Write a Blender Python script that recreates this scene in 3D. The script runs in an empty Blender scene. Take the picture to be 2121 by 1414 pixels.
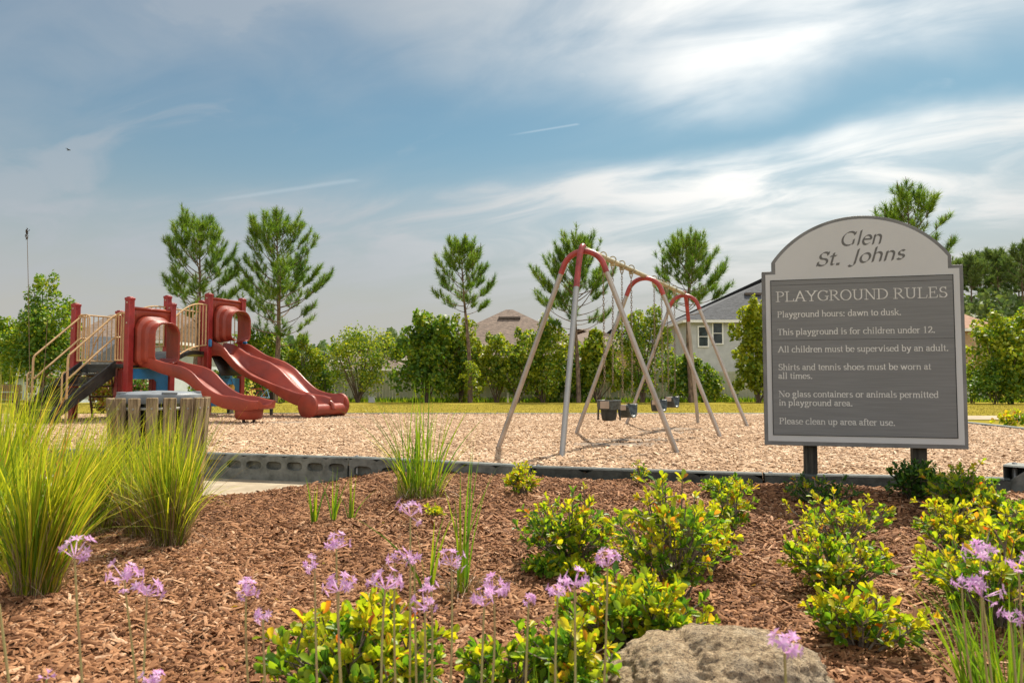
import bpy, bmesh, math, random
import numpy as np
from mathutils import Vector, Matrix, noise as mnoise

random.seed(7); RNG = np.random.default_rng(7)
S = bpy.context.scene; COL = S.collection
R = math.radians

# ------------------------------------------------------------------ camera
FPX, CX, CY, EYE = 1500.0, 1060.5, 707.0, 0.9
PITCH = math.atan(78/1500)
cam_d = bpy.data.cameras.new('camera'); cam = bpy.data.objects.new('camera', cam_d); COL.objects.link(cam)
cam.location = (0, 0, EYE); cam.rotation_euler = (math.pi/2+PITCH, 0, 0)
cam_d.sensor_width = 36; cam_d.lens = 36*FPX/2121; cam_d.clip_start = .05; cam_d.clip_end = 3000
cam_d.dof.use_dof = True; cam_d.dof.focus_distance = 7.5; cam_d.dof.aperture_fstop = 7.1
S.camera = cam
def ray(px, py):
    u = (px-CX)/FPX; v = (CY-py)/FPX
    return Vector((u, math.cos(PITCH)-v*math.sin(PITCH), math.sin(PITCH)+v*math.cos(PITCH)))
def PD(px, py, Y):
    d = ray(px, py); return Vector((d.x/d.y*Y, Y, EYE+d.z/d.y*Y))
def PZ(px, py, z):
    d = ray(px, py); t = (z-EYE)/d.z; return Vector((d.x*t, d.y*t, z))

# ------------------------------------------------------------------ light
SUN_AZ, SUN_EL = R(29), R(54)
sd = Vector((math.sin(SUN_AZ)*math.cos(SUN_EL), math.cos(SUN_AZ)*math.cos(SUN_EL), math.sin(SUN_EL)))
sl = bpy.data.lights.new('sun', 'SUN'); sl.energy = 5.0; sl.angle = R(.6); sl.color = (1, .925, .79)
so = bpy.data.objects.new('sun', sl); COL.objects.link(so); so.rotation_euler = sd.to_track_quat('Z', 'Y').to_euler()
S.view_settings.view_transform = 'Standard'; S.view_settings.look = 'None'
S.view_settings.exposure = .62; S.view_settings.gamma = 1
S.cycles.max_bounces = 7; S.cycles.transparent_max_bounces = 16

W = bpy.data.worlds.new('World'); S.world = W; W.use_nodes = True
nt = W.node_tree; nt.nodes.clear()
class NB:
    def __init__(s, nt): s.nt = nt
    def n(s, t, **k):
        x = s.nt.nodes.new(t)
        for a, b in k.items(): setattr(x, a, b)
        return x
    def put(s, sock, v):
        if isinstance(v, bpy.types.NodeSocket): s.nt.links.new(v, sock)
        elif v is not None: sock.default_value = v
    def m(s, op, a, b=None, c=None, clamp=False):
        x = s.n('ShaderNodeMath', operation=op, use_clamp=clamp)
        for i, v in enumerate((a, b, c)): s.put(x.inputs[i], v)
        return x.outputs[0]
    def mix(s, f, a, b, mode='MIX'):
        x = s.n('ShaderNodeMix', data_type='RGBA', blend_type=mode)
        s.put(x.inputs[0], f)
        for i, v in ((6, a), (7, b)):
            if not isinstance(v, bpy.types.NodeSocket): v = (*v, 1) if len(v) == 3 else v
            s.put(x.inputs[i], v)
        return x.outputs[2]
    def ss(s, v, a, b, lo=0., hi=1.):
        x = s.n('ShaderNodeMapRange', interpolation_type='SMOOTHSTEP')
        for i, q in enumerate((v, a, b, lo, hi)): s.put(x.inputs[i], q)
        return x.outputs[0]
    def noise(s, vec, scale, detail=4, rough=.55, dist=0.):
        x = s.n('ShaderNodeTexNoise'); s.put(x.inputs['Vector'], vec)
        for k, v in (('Scale', scale), ('Detail', detail), ('Roughness', rough), ('Distortion', dist)): s.put(x.inputs[k], v)
        return x.outputs[0]
    def comb(s, a, b, c):
        x = s.n('ShaderNodeCombineXYZ')
        for i, v in enumerate((a, b, c)): s.put(x.inputs[i], v)
        return x.outputs[0]
    def ramp(s, f, cols):
        x = s.n('ShaderNodeValToRGB'); s.put(x.inputs[0], f); e = x.color_ramp.elements
        while len(e) < len(cols): e.new(.5)
        for i, (p, c) in enumerate(cols): e[i].position = p; e[i].color = (*c, 1)
        return x.outputs[0]
w = NB(nt)
sky = w.n('ShaderNodeTexSky', sky_type='NISHITA', sun_disc=False, sun_elevation=SUN_EL, sun_rotation=SUN_AZ,
          air_density=1.0, dust_density=1.2, ozone_density=2.0)
gen = w.n('ShaderNodeTexCoord').outputs['Generated']
sep = w.n('ShaderNodeSeparateXYZ'); nt.links.new(gen, sep.inputs[0])
zx, zy, zz = sep.outputs
zc = w.m('MAXIMUM', zz, .035)
X = w.m('DIVIDE', zx, zc); Y = w.m('DIVIDE', zy, zc)
along = w.m('SUBTRACT', w.m('MULTIPLY', X, .935), w.m('MULTIPLY', Y, .354))
across = w.m('ADD', w.m('MULTIPLY', X, .354), w.m('MULTIPLY', Y, .935))
zs = w.m('ADD', w.m('MAXIMUM', zz, 0.), .20)
Xs = w.m('DIVIDE', zx, zs); Ys = w.m('DIVIDE', zy, zs)
als = w.m('SUBTRACT', w.m('MULTIPLY', Xs, .90), w.m('MULTIPLY', Ys, .436)); acs = w.m('ADD', w.m('MULTIPLY', Xs, .436), w.m('MULTIPLY', Ys, .90))
n1 = w.noise(w.comb(w.m('MULTIPLY', als, .6), acs, 3.1), 1.5, 5, .5, .4)
n2 = w.noise(w.comb(w.m('MULTIPLY', als, .75), w.m('MULTIPLY', acs, 1.5), 8.7), 2.6, 8, .56, .7)
n3 = w.noise(w.comb(Xs, Ys, 1.7), 1.5, 5, .5, .3)
wob = w.m('MULTIPLY', w.m('SUBTRACT', n1, .5), 1.9)
acw = w.m('ADD', across, wob)
upb = w.m('SUBTRACT', 1., w.ss(acw, 1.7, 2.7))
lowb = w.ss(acw, 2.7, 3.35)
tex = w.ss(n2, .33, .67, .25, 1.)
upm = w.m('MULTIPLY', upb, w.ss(w.m('ADD', w.m('MULTIPLY', n2, .6), w.m('MULTIPLY', n3, .5)), .36, .72, .18, .95))
upm = w.m('MULTIPLY', upm, w.ss(zx, -.6, .2, .45, .92))
lowm = w.m('MULTIPLY', lowb, w.m('MULTIPLY', tex, .9))
wisp = w.m('MULTIPLY', w.ss(w.m('MULTIPLY', n1, n2), .24, .40), .55)
cm = w.m('MAXIMUM', w.m('MAXIMUM', upm, lowm), wisp)
gd = ray(1650, 20).normalized()
dot = w.n('ShaderNodeVectorMath', operation='DOT_PRODUCT'); nt.links.new(gen, dot.inputs[0]); dot.inputs[1].default_value = gd
glow = w.m('POWER', w.m('MAXIMUM', dot.outputs['Value'], 0.), 22.)
glow2 = w.m('POWER', w.m('MAXIMUM', dot.outputs['Value'], 0.), 7.)
skyc = w.mix(1., sky.outputs[0], (.043, .061, .056), 'MULTIPLY')
skyc = w.mix(w.ss(zz, .22, .55, 0., .42), skyc, (.145, .185, .27))
ccol = w.mix(w.m('MULTIPLY', glow2, .75, clamp=True), (.30, .325, .355), (.52, .52, .50))
ccol = w.mix(w.m('MULTIPLY', glow, 1., clamp=True), ccol, (.95, .91, .85))
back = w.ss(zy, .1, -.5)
ccol = w.mix(back, ccol, (1.6, 1.55, 1.5))  # unseen clouds behind the camera brightened as added fill light
skyc = w.mix(w.m('MULTIPLY', w.ss(zz, .36, .05), .88), skyc, (.345, .328, .302))
cmf = w.m('MULTIPLY', cm, w.ss(zz, .03, .20, .25, 1.))
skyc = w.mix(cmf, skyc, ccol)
skyc = w.mix(w.m('MULTIPLY', w.ss(zz, .20, .0), .55), skyc, (.335, .318, .292))
# two thin contrails drawn out along the high wind
def trail(p0, p1, wid, op):
    global skyc
    a = ray(*p0); b = ray(*p1)
    a = Vector((a.x/a.z, a.y/a.z)); b = Vector((b.x/b.z, b.y/b.z)); d = b-a; L = d.length; d /= L
    sx = w.m('SUBTRACT', X, a.x); sy = w.m('SUBTRACT', Y, a.y)
    al = w.m('ADD', w.m('MULTIPLY', sx, d.x), w.m('MULTIPLY', sy, d.y))
    ac = w.m('ABSOLUTE', w.m('SUBTRACT', w.m('MULTIPLY', sx, d.y), w.m('MULTIPLY', sy, d.x)))
    k = w.m('MULTIPLY', w.ss(ac, wid, 0.), w.m('MULTIPLY', w.ss(al, 0., L*.5), w.ss(al, L*1.02, L*.97)))
    skyc = w.mix(w.m('MULTIPLY', w.m('MULTIPLY', k, op), w.ss(zz, .02, .04)), skyc, (.75, .77, .78))
trail((1040, 283), (1199, 257), .018, .15)
trail((380, 425), (740, 372), .05, .09)
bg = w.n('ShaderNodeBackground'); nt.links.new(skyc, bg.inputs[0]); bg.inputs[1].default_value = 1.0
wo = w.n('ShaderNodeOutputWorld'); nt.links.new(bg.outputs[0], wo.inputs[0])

# ------------------------------------------------------------------ object helpers
def tag(o, label=None, cat=None, group=None, kind=None):
    if label: o['label'] = label
    if cat: o['category'] = cat
    if group: o['group'] = group
    if kind: o['kind'] = kind
    return o
def thing(name, label, cat, loc=(0, 0, 0), group=None):
    o = bpy.data.objects.new(name, None); COL.objects.link(o); o.empty_display_size = .1
    o.location = loc; return tag(o, label, cat, group)
def link(name, me, mat, parent=None, loc=None):
    o = bpy.data.objects.new(name, me); COL.objects.link(o)
    if isinstance(mat, (list, tuple)):
        for m_ in mat: me.materials.append(m_)
    elif mat: me.materials.append(mat)
    if parent is not None: o.parent = parent
    return o
def wloc(o):
    v = Vector((0, 0, 0))
    while o is not None: v = v+Vector(o.location); o = o.parent
    return v
def fast(name, V, F, mat, parent=None, origin=None, smooth=False, mi=None):
    """numpy mesh: V (n,3) world coords, F (m,k) all of one size"""
    org = np.array(wloc(parent)) if parent is not None else np.array(origin if origin is not None else (0, 0, 0), float)
    V = np.asarray(V, np.float64)-org
    me = bpy.data.meshes.new(name); n, (m, k) = len(V), F.shape
    me.vertices.add(n); me.vertices.foreach_set('co', V.astype(np.float32).ravel())
    me.loops.add(m*k); me.loops.foreach_set('vertex_index', F.astype(np.int32).ravel())
    me.polygons.add(m); me.polygons.foreach_set('loop_start', np.arange(0, m*k, k, dtype=np.int32))
    if mi is not None: me.polygons.foreach_set('material_index', np.asarray(mi, np.int32))
    me.update(calc_edges=True); me.validate()
    if smooth: me.shade_smooth()
    o = link(name, me, mat, parent)
    if parent is None: o.location = org
    return o
class MB:
    def __init__(s): s.v = []; s.f = []
    def add(s, vs, fs):
        b = len(s.v); s.v += [Vector(q) for q in vs]; s.f += [tuple(i+b for i in f) for f in fs]; return s
    def box(s, c, size, ax=None):
        c = Vector(c); X_, Y_, Z_ = ax or (Vector((1, 0, 0)), Vector((0, 1, 0)), Vector((0, 0, 1)))
        a, b, d = [q/2 for q in size]
        vs = [c+X_*(a*i)+Y_*(b*j)+Z_*(d*k) for k in (-1, 1) for j in (-1, 1) for i in (-1, 1)]
        return s.add(vs, [(0, 2, 3, 1), (4, 5, 7, 6), (0, 1, 5, 4), (2, 6, 7, 3), (0, 4, 6, 2), (1, 3, 7, 5)])
    def beam(s, p0, p1, wd, ht, up=(0, 0, 1)):
        p0, p1 = Vector(p0), Vector(p1); d = (p1-p0); L = d.length; d /= L
        x = d.cross(Vector(up)).normalized(); z = x.cross(d)
        return s.box((p0+p1)/2, (wd, L, ht), (x, d, z))
    def tube(s, path, r, n=10, cap=True, closed=False):
        P = [Vector(p) for p in path]; m = len(P); rs = r if isinstance(r, (list, tuple)) else [r]*m
        ref = None; b = len(s.v)
        for i in range(m):
            if closed: t = P[(i+1) % m]-P[i-1]
            else: t = P[min(i+1, m-1)]-P[max(i-1, 0)]
            t = t.normalized() if t.length > 1e-9 else Vector((0, 0, 1))
            if ref is None: ref = Vector((0, 0, 1)) if abs(t.z) < .9 else Vector((1, 0, 0))
            x = (ref-t*ref.dot(t)).normalized(); ref = x; y = t.cross(x)
            for k in range(n):
                a = 2*math.pi*k/n; s.v.append(P[i]+(x*math.cos(a)+y*math.sin(a))*rs[i])
        for i in range(m if closed else m-1):
            for k in range(n):
                j = (i+1) % m
                s.f.append((b+i*n+k, b+i*n+(k+1) % n, b+j*n+(k+1) % n, b+j*n+k))
        if cap and not closed:
            s.f.append(tuple(b+k for k in range(n))[::-1]); s.f.append(tuple(b+(m-1)*n+k for k in range(n)))
        return s
    def loft(s, rings, cap=True, closed=True):
        b = len(s.v); n = len(rings[0])
        for r_ in rings: s.v += [Vector(q) for q in r_]
        for i in range(len(rings)-1):
            for k in range(n if closed else n-1):
                s.f.append((b+i*n+k, b+i*n+(k+1) % n, b+(i+1)*n+(k+1) % n, b+(i+1)*n+k))
        if cap and closed:
            s.f.append(tuple(b+k for k in range(n))[::-1]); s.f.append(tuple(b+(len(rings)-1)*n+k for k in range(n)))
        return s
    def lathe(s, prof, c, n=32, cap=True):
        c = Vector(c)
        return s.loft([[c+Vector((r*math.cos(2*math.pi*k/n), r*math.sin(2*math.pi*k/n), z)) for k in range(n)] for r, z in prof], cap)
    def prism(s, poly, fr, t):
        """poly 2d in frame fr=(origin, X, Y, N), thickness t behind the face"""
        o, X_, Y_, N = fr; n = len(poly)
        a = [o+X_*p[0]+Y_*p[1] for p in poly]; c = [q-N*t for q in a]
        return s.add(a+c, [tuple(range(n)), tuple(range(2*n-1, n-1, -1))]+[(i, n+i, n+(i+1) % n, (i+1) % n) for i in range(n)])
    def build(s, name, mat, parent=None, origin=None, smooth=True, bevel=0, angle=40, solid=0, sub=0):
        org = wloc(parent) if parent is not None else Vector(origin if origin is not None else (0, 0, 0))
        me = bpy.data.meshes.new(name); me.from_pydata([v-org for v in s.v], [], s.f); me.update()
        bm = bmesh.new(); bm.from_mesh(me); bmesh.ops.recalc_face_normals(bm, faces=bm.faces); bm.to_mesh(me); bm.free()
        if smooth: me.shade_smooth(); me.set_sharp_from_angle(angle=R(angle))
        o = link(name, me, mat, parent)
        if parent is None: o.location = org
        if solid: q = o.modifiers.new('Solidify', 'SOLIDIFY'); q.thickness = solid; q.offset = 0
        if bevel: q = o.modifiers.new('Bevel', 'BEVEL'); q.width = bevel; q.segments = 2; q.limit_method = 'ANGLE'
        if sub: q = o.modifiers.new('Subdivision', 'SUBSURF'); q.levels = sub; q.render_levels = sub
        return o
def dup_tree(root):
    c = root.copy(); COL.objects.link(c)
    for ch in list(root.children):
        k = ch.copy(); COL.objects.link(k); k.parent = c
        for g in list(ch.children):
            h = g.copy(); COL.objects.link(h); h.parent = k
    return c

# ------------------------------------------------------------------ materials
def mat(name, col, rough=.6, var=.15, vscale=6., bump=0., bscale=40., metal=0., stretch=(1, 1, 1), col2=None, spec=.5, coat=0., bdist=.01, rmask=0.):
    m = bpy.data.materials.new(name); m.use_nodes = True; t = m.node_tree; q = NB(t)
    p = t.nodes['Principled BSDF']
    tc = q.n('ShaderNodeTexCoord').outputs['Object']
    mp = q.n('ShaderNodeMapping'); t.links.new(tc, mp.inputs[0]); mp.inputs['Scale'].default_value = stretch
    nz = q.noise(mp.outputs[0], vscale, 6, .62)
    c2 = col2 or tuple(max(0, c*(1-2.2*var)) for c in col)
    c1 = tuple(min(1, c*(1+var)) for c in col)
    cc = q.mix(q.ss(nz, .3, .7), c2, c1)
    t.links.new(cc, p.inputs['Base Color'])
    p.inputs['Roughness'].default_value = rough; p.inputs['Metallic'].default_value = metal
    if rmask: t.links.new(q.ss(nz, .3, .7, max(.05, rough-rmask), min(1, rough+rmask)), p.inputs['Roughness'])
    p.inputs['Specular IOR Level'].default_value = spec; p.inputs['Coat Weight'].default_value = coat; p.inputs['Coat Roughness'].default_value = .15
    if bump:
        b = q.n('ShaderNodeBump'); b.inputs['Strength'].default_value = bump; b.inputs['Distance'].default_value = bdist
        t.links.new(q.noise(mp.outputs[0], bscale, 5, .65), b.inputs['Height']); t.links.new(b.outputs[0], p.inputs['Normal'])
    return m
def leafmat(name, cols, trans=.5, tcol=1.7, rough=.45, nscale=0., spec=.4):
    """one tone per leaf; thin leaves let light through"""
    m = bpy.data.materials.new(name); m.use_nodes = True; t = m.node_tree; q = NB(t)
    p = t.nodes['Principled BSDF']; out = t.nodes['Material Output']
    g = q.n('ShaderNodeNewGeometry').outputs['Random Per Island']
    f = g
    if nscale:
        nz = q.noise(q.n('ShaderNodeTexCoord').outputs['Object'], nscale, 3, .5)
        f = q.m('ADD', q.m('MULTIPLY', g, .55), q.ss(nz, .3, .7, 0., .45))
    c = q.ramp(f, cols)
    t.links.new(c, p.inputs['Base Color']); p.inputs['Roughness'].default_value = rough; p.inputs['Specular IOR Level'].default_value = spec
    tr = q.n('ShaderNodeBsdfTranslucent')
    t.links.new(q.mix(1., c, (tcol, tcol*.98, tcol*.55), 'MULTIPLY'), tr.inputs[0])
    mx = q.n('ShaderNodeMixShader'); mx.inputs[0].default_value = trans
    t.links.new(p.outputs[0], mx.inputs[1]); t.links.new(tr.outputs[0], mx.inputs[2]); t.links.new(mx.outputs[0], out.inputs[0])
    return m
def islandmat(name, cols, rough=.8, bump=0.):
    m = bpy.data.materials.new(name); m.use_nodes = True; t = m.node_tree; q = NB(t); p = t.nodes['Principled BSDF']
    g = q.n('ShaderNodeNewGeometry').outputs['Random Per Island']
    tc = q.n('ShaderNodeTexCoord').outputs['Object']
    nz = q.noise(tc, 90, 3, .6)
    big = q.noise(tc, .9, 4, .6)
    c = q.ramp(q.m('ADD', q.m('MULTIPLY', g, .8), q.ss(big, .3, .7, 0., .2)), cols)
    c = q.mix(q.ss(nz, .3, .7, .55, 0.), c, tuple(x*.55 for x in cols[len(cols)//2][1]))
    t.links.new(c, p.inputs['Base Color']); p.inputs['Roughness'].default_value = rough; p.inputs['Specular IOR Level'].default_value = .25
    return m

M = {}
M['plastic_red'] = mat('red_moulded_plastic', (.31, .050, .026), .42, .10, 1.6, .05, 30, spec=.35, col2=(.20, .036, .022), coat=.06, rmask=.12)
M['post_red'] = mat('red_post_coating', (.30, .022, .020), .45, .12, 5., .1, 60)
M['tan'] = mat('tan_powder_coat', (.53, .34, .16), .4, .08, 8.)
M['deckblack'] = mat('dark_vinyl', (.026, .025, .021), .45, .3, 6., .2, 90)
M['blue'] = mat('blue_plastic', (.015, .17, .40), .38, .12, 4.)
M['yellow'] = mat('yellow_plastic', (.62, .38, .05), .4, .1)
M['white_pl'] = mat('white_plastic', (.7, .68, .62), .5, .06)
M['galv'] = mat('galvanised_steel', (.38, .37, .35), .40, .07, 5., .02, 80, metal=.5, rmask=.12)
M['galv_warm'] = mat('warm_galvanised_steel', (.42, .37, .32), .40, .08, 5., .02, 80, metal=.45, rmask=.12)
M['galv_tan'] = mat('weathered_steel', (.42, .36, .22), .5, .2, 10., .05, 60, metal=.3)
M['arch_red'] = mat('red_swing_paint', (.36, .05, .04), .42, .14, 9., .08, 60)
M['chain'] = mat('steel_chain', (.30, .23, .16), .4, .3, 60., metal=.6)
M['rubber'] = mat('black_rubber', (.022, .026, .024), .55, .3, 20., .15, 90)
M['rubber_gl'] = mat('dull_rubber', (.06, .075, .07), .42, .3, 20.)
M['tagplate'] = mat('pale_plate', (.42, .33, .25), .5, .1)
M['wood_grey'] = mat('weathered_slat_wood', (.31, .225, .135), .85, .35, 9., .7, 26, stretch=(6, 6, .55), col2=(.11, .075, .042), spec=.2, bdist=.006)
M['wood_brown'] = mat('brown_bench_wood', (.15, .085, .05), .8, .3, 7., .4, 26, stretch=(.6, 6, 6))
M['wood_dark'] = mat('dark_sign_post_wood', (.045, .042, .032), .85, .4, 8., .6, 30, stretch=(6, 6, .4), col2=(.014, .014, .011))
M['liner'] = mat('black_bin_liner', (.012, .013, .014), .4, .2)
M['lid'] = mat('grey_blue_lid_plastic', (.20, .215, .23), .5, .15, 7., .05, 60)
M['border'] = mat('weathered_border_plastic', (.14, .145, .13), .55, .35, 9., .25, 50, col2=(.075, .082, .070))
M['border_shade_tone'] = mat('shade_toned_border_plastic', (.045, .052, .045), .6, .35, 9., .25, 50, col2=(.018, .022, .018))  # border plastic again, with the shade on its front faces put into the colour
M['concrete'] = mat('pale_concrete', (.38, .315, .225), .9, .14, 5., .5, 60, col2=(.30, .24, .165), spec=.2, bdist=.004)
M['sign_white'] = mat('sign_white_paint', (.53, .525, .518), .5, .03, 1.2, .03, 40)
M['sign_grey'] = mat('sign_grey_board', (.185, .184, .182), .55, .07, 2., .06, 30, stretch=(1.5, 1.5, 60))
M['sign_frame'] = mat('sign_frame_grey', (.175, .172, .168), .5, .12, 5.)
M['sign_dark'] = mat('sign_dark_lettering', (.115, .110, .104), .5, .05)
M['sign_black'] = mat('sign_black_line', (.01, .012, .012), .6, .1)
M['sign_text'] = mat('sign_white_lettering', (.64, .62, .58), .5, .04)
M['bark'] = mat('grey_pine_bark', (.20, .14, .10), .95, .4, 9., .9, 20, stretch=(1, 1, .35), col2=(.07, .05, .04), spec=.1, bdist=.03)
M['twig'] = mat('brown_twig', (.16, .11, .075), .9, .3, 20.)
M['shrubstem'] = mat('grey_shrub_stem', (.20, .16, .12), .9, .3, 30.)
M['vinyl'] = mat('white_vinyl_fence', (.68, .66, .60), .5, .05, 1.)
M['white_trim'] = mat('white_trim', (.78, .77, .74), .5, .03)
M['shingle_brown'] = mat('brown_shingles', (.20, .145, .11), .95, .22, 3., .6, 7, stretch=(1, 1, 4), bdist=.05)
M['shingle_grey'] = mat('grey_shingles', (.085, .088, .095), .95, .2, 3., .5, 7, stretch=(1, 1, 4), bdist=.05)
M['shingle_tan'] = mat('tan_shingles', (.34, .19, .12), .95, .2, 3., .5, 7, stretch=(1, 1, 4), bdist=.05)
M['wall_grey'] = mat('pale_grey_stucco', (.46, .47, .47), .9, .06, 2.)
M['wall_blue'] = mat('pale_blue_siding', (.50, .56, .58), .85, .05, 2.)
M['wall_tan'] = mat('tan_stucco', (.42, .28, .17), .9, .06, 2.)
M['wall_cream'] = mat('cream_siding', (.60, .58, .50), .85, .05, 2.)
M['glass'] = mat('window_glass', (.03, .045, .05), .12, .3, 2.)
M['shutter'] = mat('teal_shade', (.03, .12, .11), .4, .1)
M['rock'] = None
m = bpy.data.materials.new('speckled_boulder_stone'); m.use_nodes = True; q = NB(m.node_tree); p = m.node_tree.nodes['Principled BSDF']
tc = q.n('ShaderNodeTexCoord').outputs['Object']
g1 = q.noise(tc, 6, 6, .6); g2 = q.noise(tc, 130, 4, .7); g3 = q.noise(tc, 48, 6, .72)
c = q.ramp(g3, [(.32, (.10, .075, .05)), (.44, (.38, .27, .165)), (.56, (.60, .45, .28)), (.75, (.76, .62, .43))])
c = q.mix(q.ss(g1, .44, .64, 0., .5), c, (.40, .34, .26))
c = q.mix(q.ss(g2, .52, .64, 0., .75), c, (.09, .08, .07))
m.node_tree.links.new(c, p.inputs['Base Color']); p.inputs['Roughness'].default_value = .95; p.inputs['Specular IOR Level'].default_value = .15
b = q.n('ShaderNodeBump'); b.inputs['Strength'].default_value = .9; b.inputs['Distance'].default_value = .02
m.node_tree.links.new(q.m('ADD', g2, q.m('MULTIPLY', g3, 1.5)), b.inputs['Height']); m.node_tree.links.new(b.outputs[0], p.inputs['Normal'])
M['rock'] = m
def groundmat(name, ramp, sc, stretch, patch, bumpd):
    m = bpy.data.materials.new(name); m.use_nodes = True; t = m.node_tree; q = NB(t); p = t.nodes['Principled BSDF']
    tc = q.n('ShaderNodeTexCoord').outputs['Object']
    mp = q.n('ShaderNodeMapping'); t.links.new(tc, mp.inputs[0]); mp.inputs['Scale'].default_value = stretch
    v = q.n('ShaderNodeTexVoronoi'); v.inputs['Scale'].default_value = sc; v.inputs['Randomness'].default_value = 1
    wv = q.n('ShaderNodeTexNoise'); t.links.new(tc, wv.inputs['Vector']); wv.inputs['Scale'].default_value = sc*.35; wv.inputs['Detail'].default_value = 3
    ad = q.n('ShaderNodeVectorMath', operation='MULTIPLY_ADD'); t.links.new(wv.outputs['Color'], ad.inputs[0]); ad.inputs[1].default_value = (.12, .12, .12); t.links.new(mp.outputs[0], ad.inputs[2])
    t.links.new(ad.outputs[0], v.inputs['Vector'])
    sp = q.n('ShaderNodeSeparateColor'); t.links.new(v.outputs['Color'], sp.inputs[0])
    c = q.ramp(sp.outputs[0], ramp)
    c = q.mix(q.ss(v.outputs['Distance'], .35, .75, 0., .55), c, tuple(x*.35 for x in ramp[0][1]))
    big = q.noise(tc, .7, 5, .6)
    c = q.mix(q.ss(big, .35, .65, 0., .35), c, patch)
    t.links.new(c, p.inputs['Base Color']); p.inputs['Roughness'].default_value = .95; p.inputs['Specular IOR Level'].default_value = .1
    b = q.n('ShaderNodeBump'); b.inputs['Strength'].default_value = .8; b.inputs['Distance'].default_value = bumpd
    t.links.new(q.m('SUBTRACT', sp.outputs[1], v.outputs['Distance']), b.inputs['Height']); t.links.new(b.outputs[0], p.inputs['Normal'])
    return m
M['mulch'] = groundmat('bark_mulch_bed', [(0., (.03, .012, .006)), (.5, (.08, .034, .016)), (1., (.16, .08, .04))], 42, (1, 1.7, 1), (.085, .038, .018), .015)
M['chips'] = groundmat('wood_fibre_surface', [(0., (.24, .135, .068)), (.5, (.42, .265, .145)), (1., (.62, .45, .29))], 22, (1, 1.5, 1), (.38, .25, .16), .02)
m = bpy.data.materials.new('mown_lawn'); m.use_nodes = True; q = NB(m.node_tree); p = m.node_tree.nodes['Principled BSDF']
tc = q.n('ShaderNodeTexCoord').outputs['Object']
g1 = q.noise(tc, .35, 6, .65); g2 = q.noise(tc, 7, 6, .75); g3 = q.noise(tc, 55, 3, .7)
c = q.mix(q.ss(g1, .35, .65), (.30, .235, .040), (.36, .275, .055))
c = q.mix(q.ss(g2, .35, .7, 0., .55), c, (.22, .20, .03))
c = q.mix(q.ss(g3, .4, .7, 0., .5), c, (.15, .14, .02))
m.node_tree.links.new(c, p.inputs['Base Color']); p.inputs['Roughness'].default_value = 1; p.inputs['Specular IOR Level'].default_value = 0.
b = q.n('ShaderNodeBump'); b.inputs['Strength'].default_value = .6; b.inputs['Distance'].default_value = .04
m.node_tree.links.new(g3, b.inputs['Height']); m.node_tree.links.new(b.outputs[0], p.inputs['Normal'])
M['lawn'] = m
M['soil'] = mat('bare_sandy_soil', (.24, .18, .13), .95, .25, 6., .5, 40)

M['chip_mulch'] = islandmat('bark_chip', [(0., (.045, .017, .007)), (.22, (.125, .050, .020)), (.52, (.27, .118, .048)), (.82, (.43, .22, .108)), (1., (.70, .49, .32))])
M['chip_play'] = islandmat('wood_chip', [(0., (.19, .10, .052)), (.3, (.41, .25, .142)), (.65, (.58, .39, .240)), (1., (.80, .63, .46))])
YG = [(0., (.045, .085, .010)), (.35, (.10, .165, .012)), (.7, (.19, .245, .016)), (1., (.32, .30, .02))]
M['shrub_green'] = leafmat('green_shrub_leaf', [(0., (.045, .125, .014)), (.4, (.10, .21, .014)), (.75, (.21, .31, .016)), (1., (.38, .41, .02))], .48, 2.0)
M['shrub_dark'] = leafmat('dark_shrub_leaf', [(0., (.02, .065, .014)), (.5, (.045, .12, .016)), (1., (.12, .21, .02))], .3, 1.7)
M['shrub_new'] = leafmat('yellow_new_leaf', [(0., (.22, .32, .014)), (.45, (.42, .45, .016)), (.86, (.54, .46, .02)), (.94, (.56, .29, .03)), (1., (.48, .11, .02))], .5, 1.6)
M['grass'] = leafmat('green_grass_blade', [(0., (.14, .23, .015)), (.35, (.30, .37, .02)), (.75, (.50, .49, .03)), (.93, (.58, .45, .09)), (1., (.42, .17, .06))], .45, 1.6)
M['grass_green'] = leafmat('fresh_green_blade', [(0., (.07, .16, .014)), (.6, (.17, .28, .016)), (1., (.34, .38, .02))], .45, 1.6)
M['grass_dead'] = leafmat('dry_grass_blade', [(0., (.10, .06, .03)), (.5, (.24, .155, .08)), (1., (.46, .35, .22))], .25, 1.2)
M['pine'] = leafmat('pine_needle', [(0., (.035, .095, .016)), (.45, (.095, .19, .020)), (1., (.25, .33, .025))], .35, 1.8, .5, .6)
M['pine_far'] = leafmat('far_pine_needle', [(0., (.05, .10, .035)), (.5, (.10, .165, .045)), (1., (.18, .23, .05))], .3, 1.5, .6, .4)
M['candle'] = mat('pine_candle', (.20, .13, .07), .8, .2)
M['bush_y'] = leafmat('yellow_green_bush_leaf', [(0., (.13, .19, .016)), (.4, (.25, .30, .018)), (.75, (.38, .40, .022)), (1., (.50, .46, .035))], .42, 1.5, .5, .7)
M['bush_g'] = leafmat('green_bush_leaf', [(0., (.035, .095, .016)), (.4, (.085, .18, .018)), (.75, (.18, .28, .020)), (1., (.34, .38, .025))], .42, 1.7, .5, .7)
M['bush_far'] = leafmat('far_wood_leaf', [(0., (.06, .12, .04)), (.5, (.11, .17, .05)), (1., (.2, .24, .07))], .3, 1.4, .6, .2)
M['bush_red'] = leafmat('reddish_bush_leaf', [(0., (.10, .09, .02)), (.4, (.24, .17, .03)), (.7, (.32, .13, .04)), (1., (.40, .10, .06))], .4, 1.4, .5)
M['bush_pink'] = leafmat('pink_blossom', [(0., (.45, .16, .14)), (1., (.62, .30, .26))], .4, 1.1)
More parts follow.
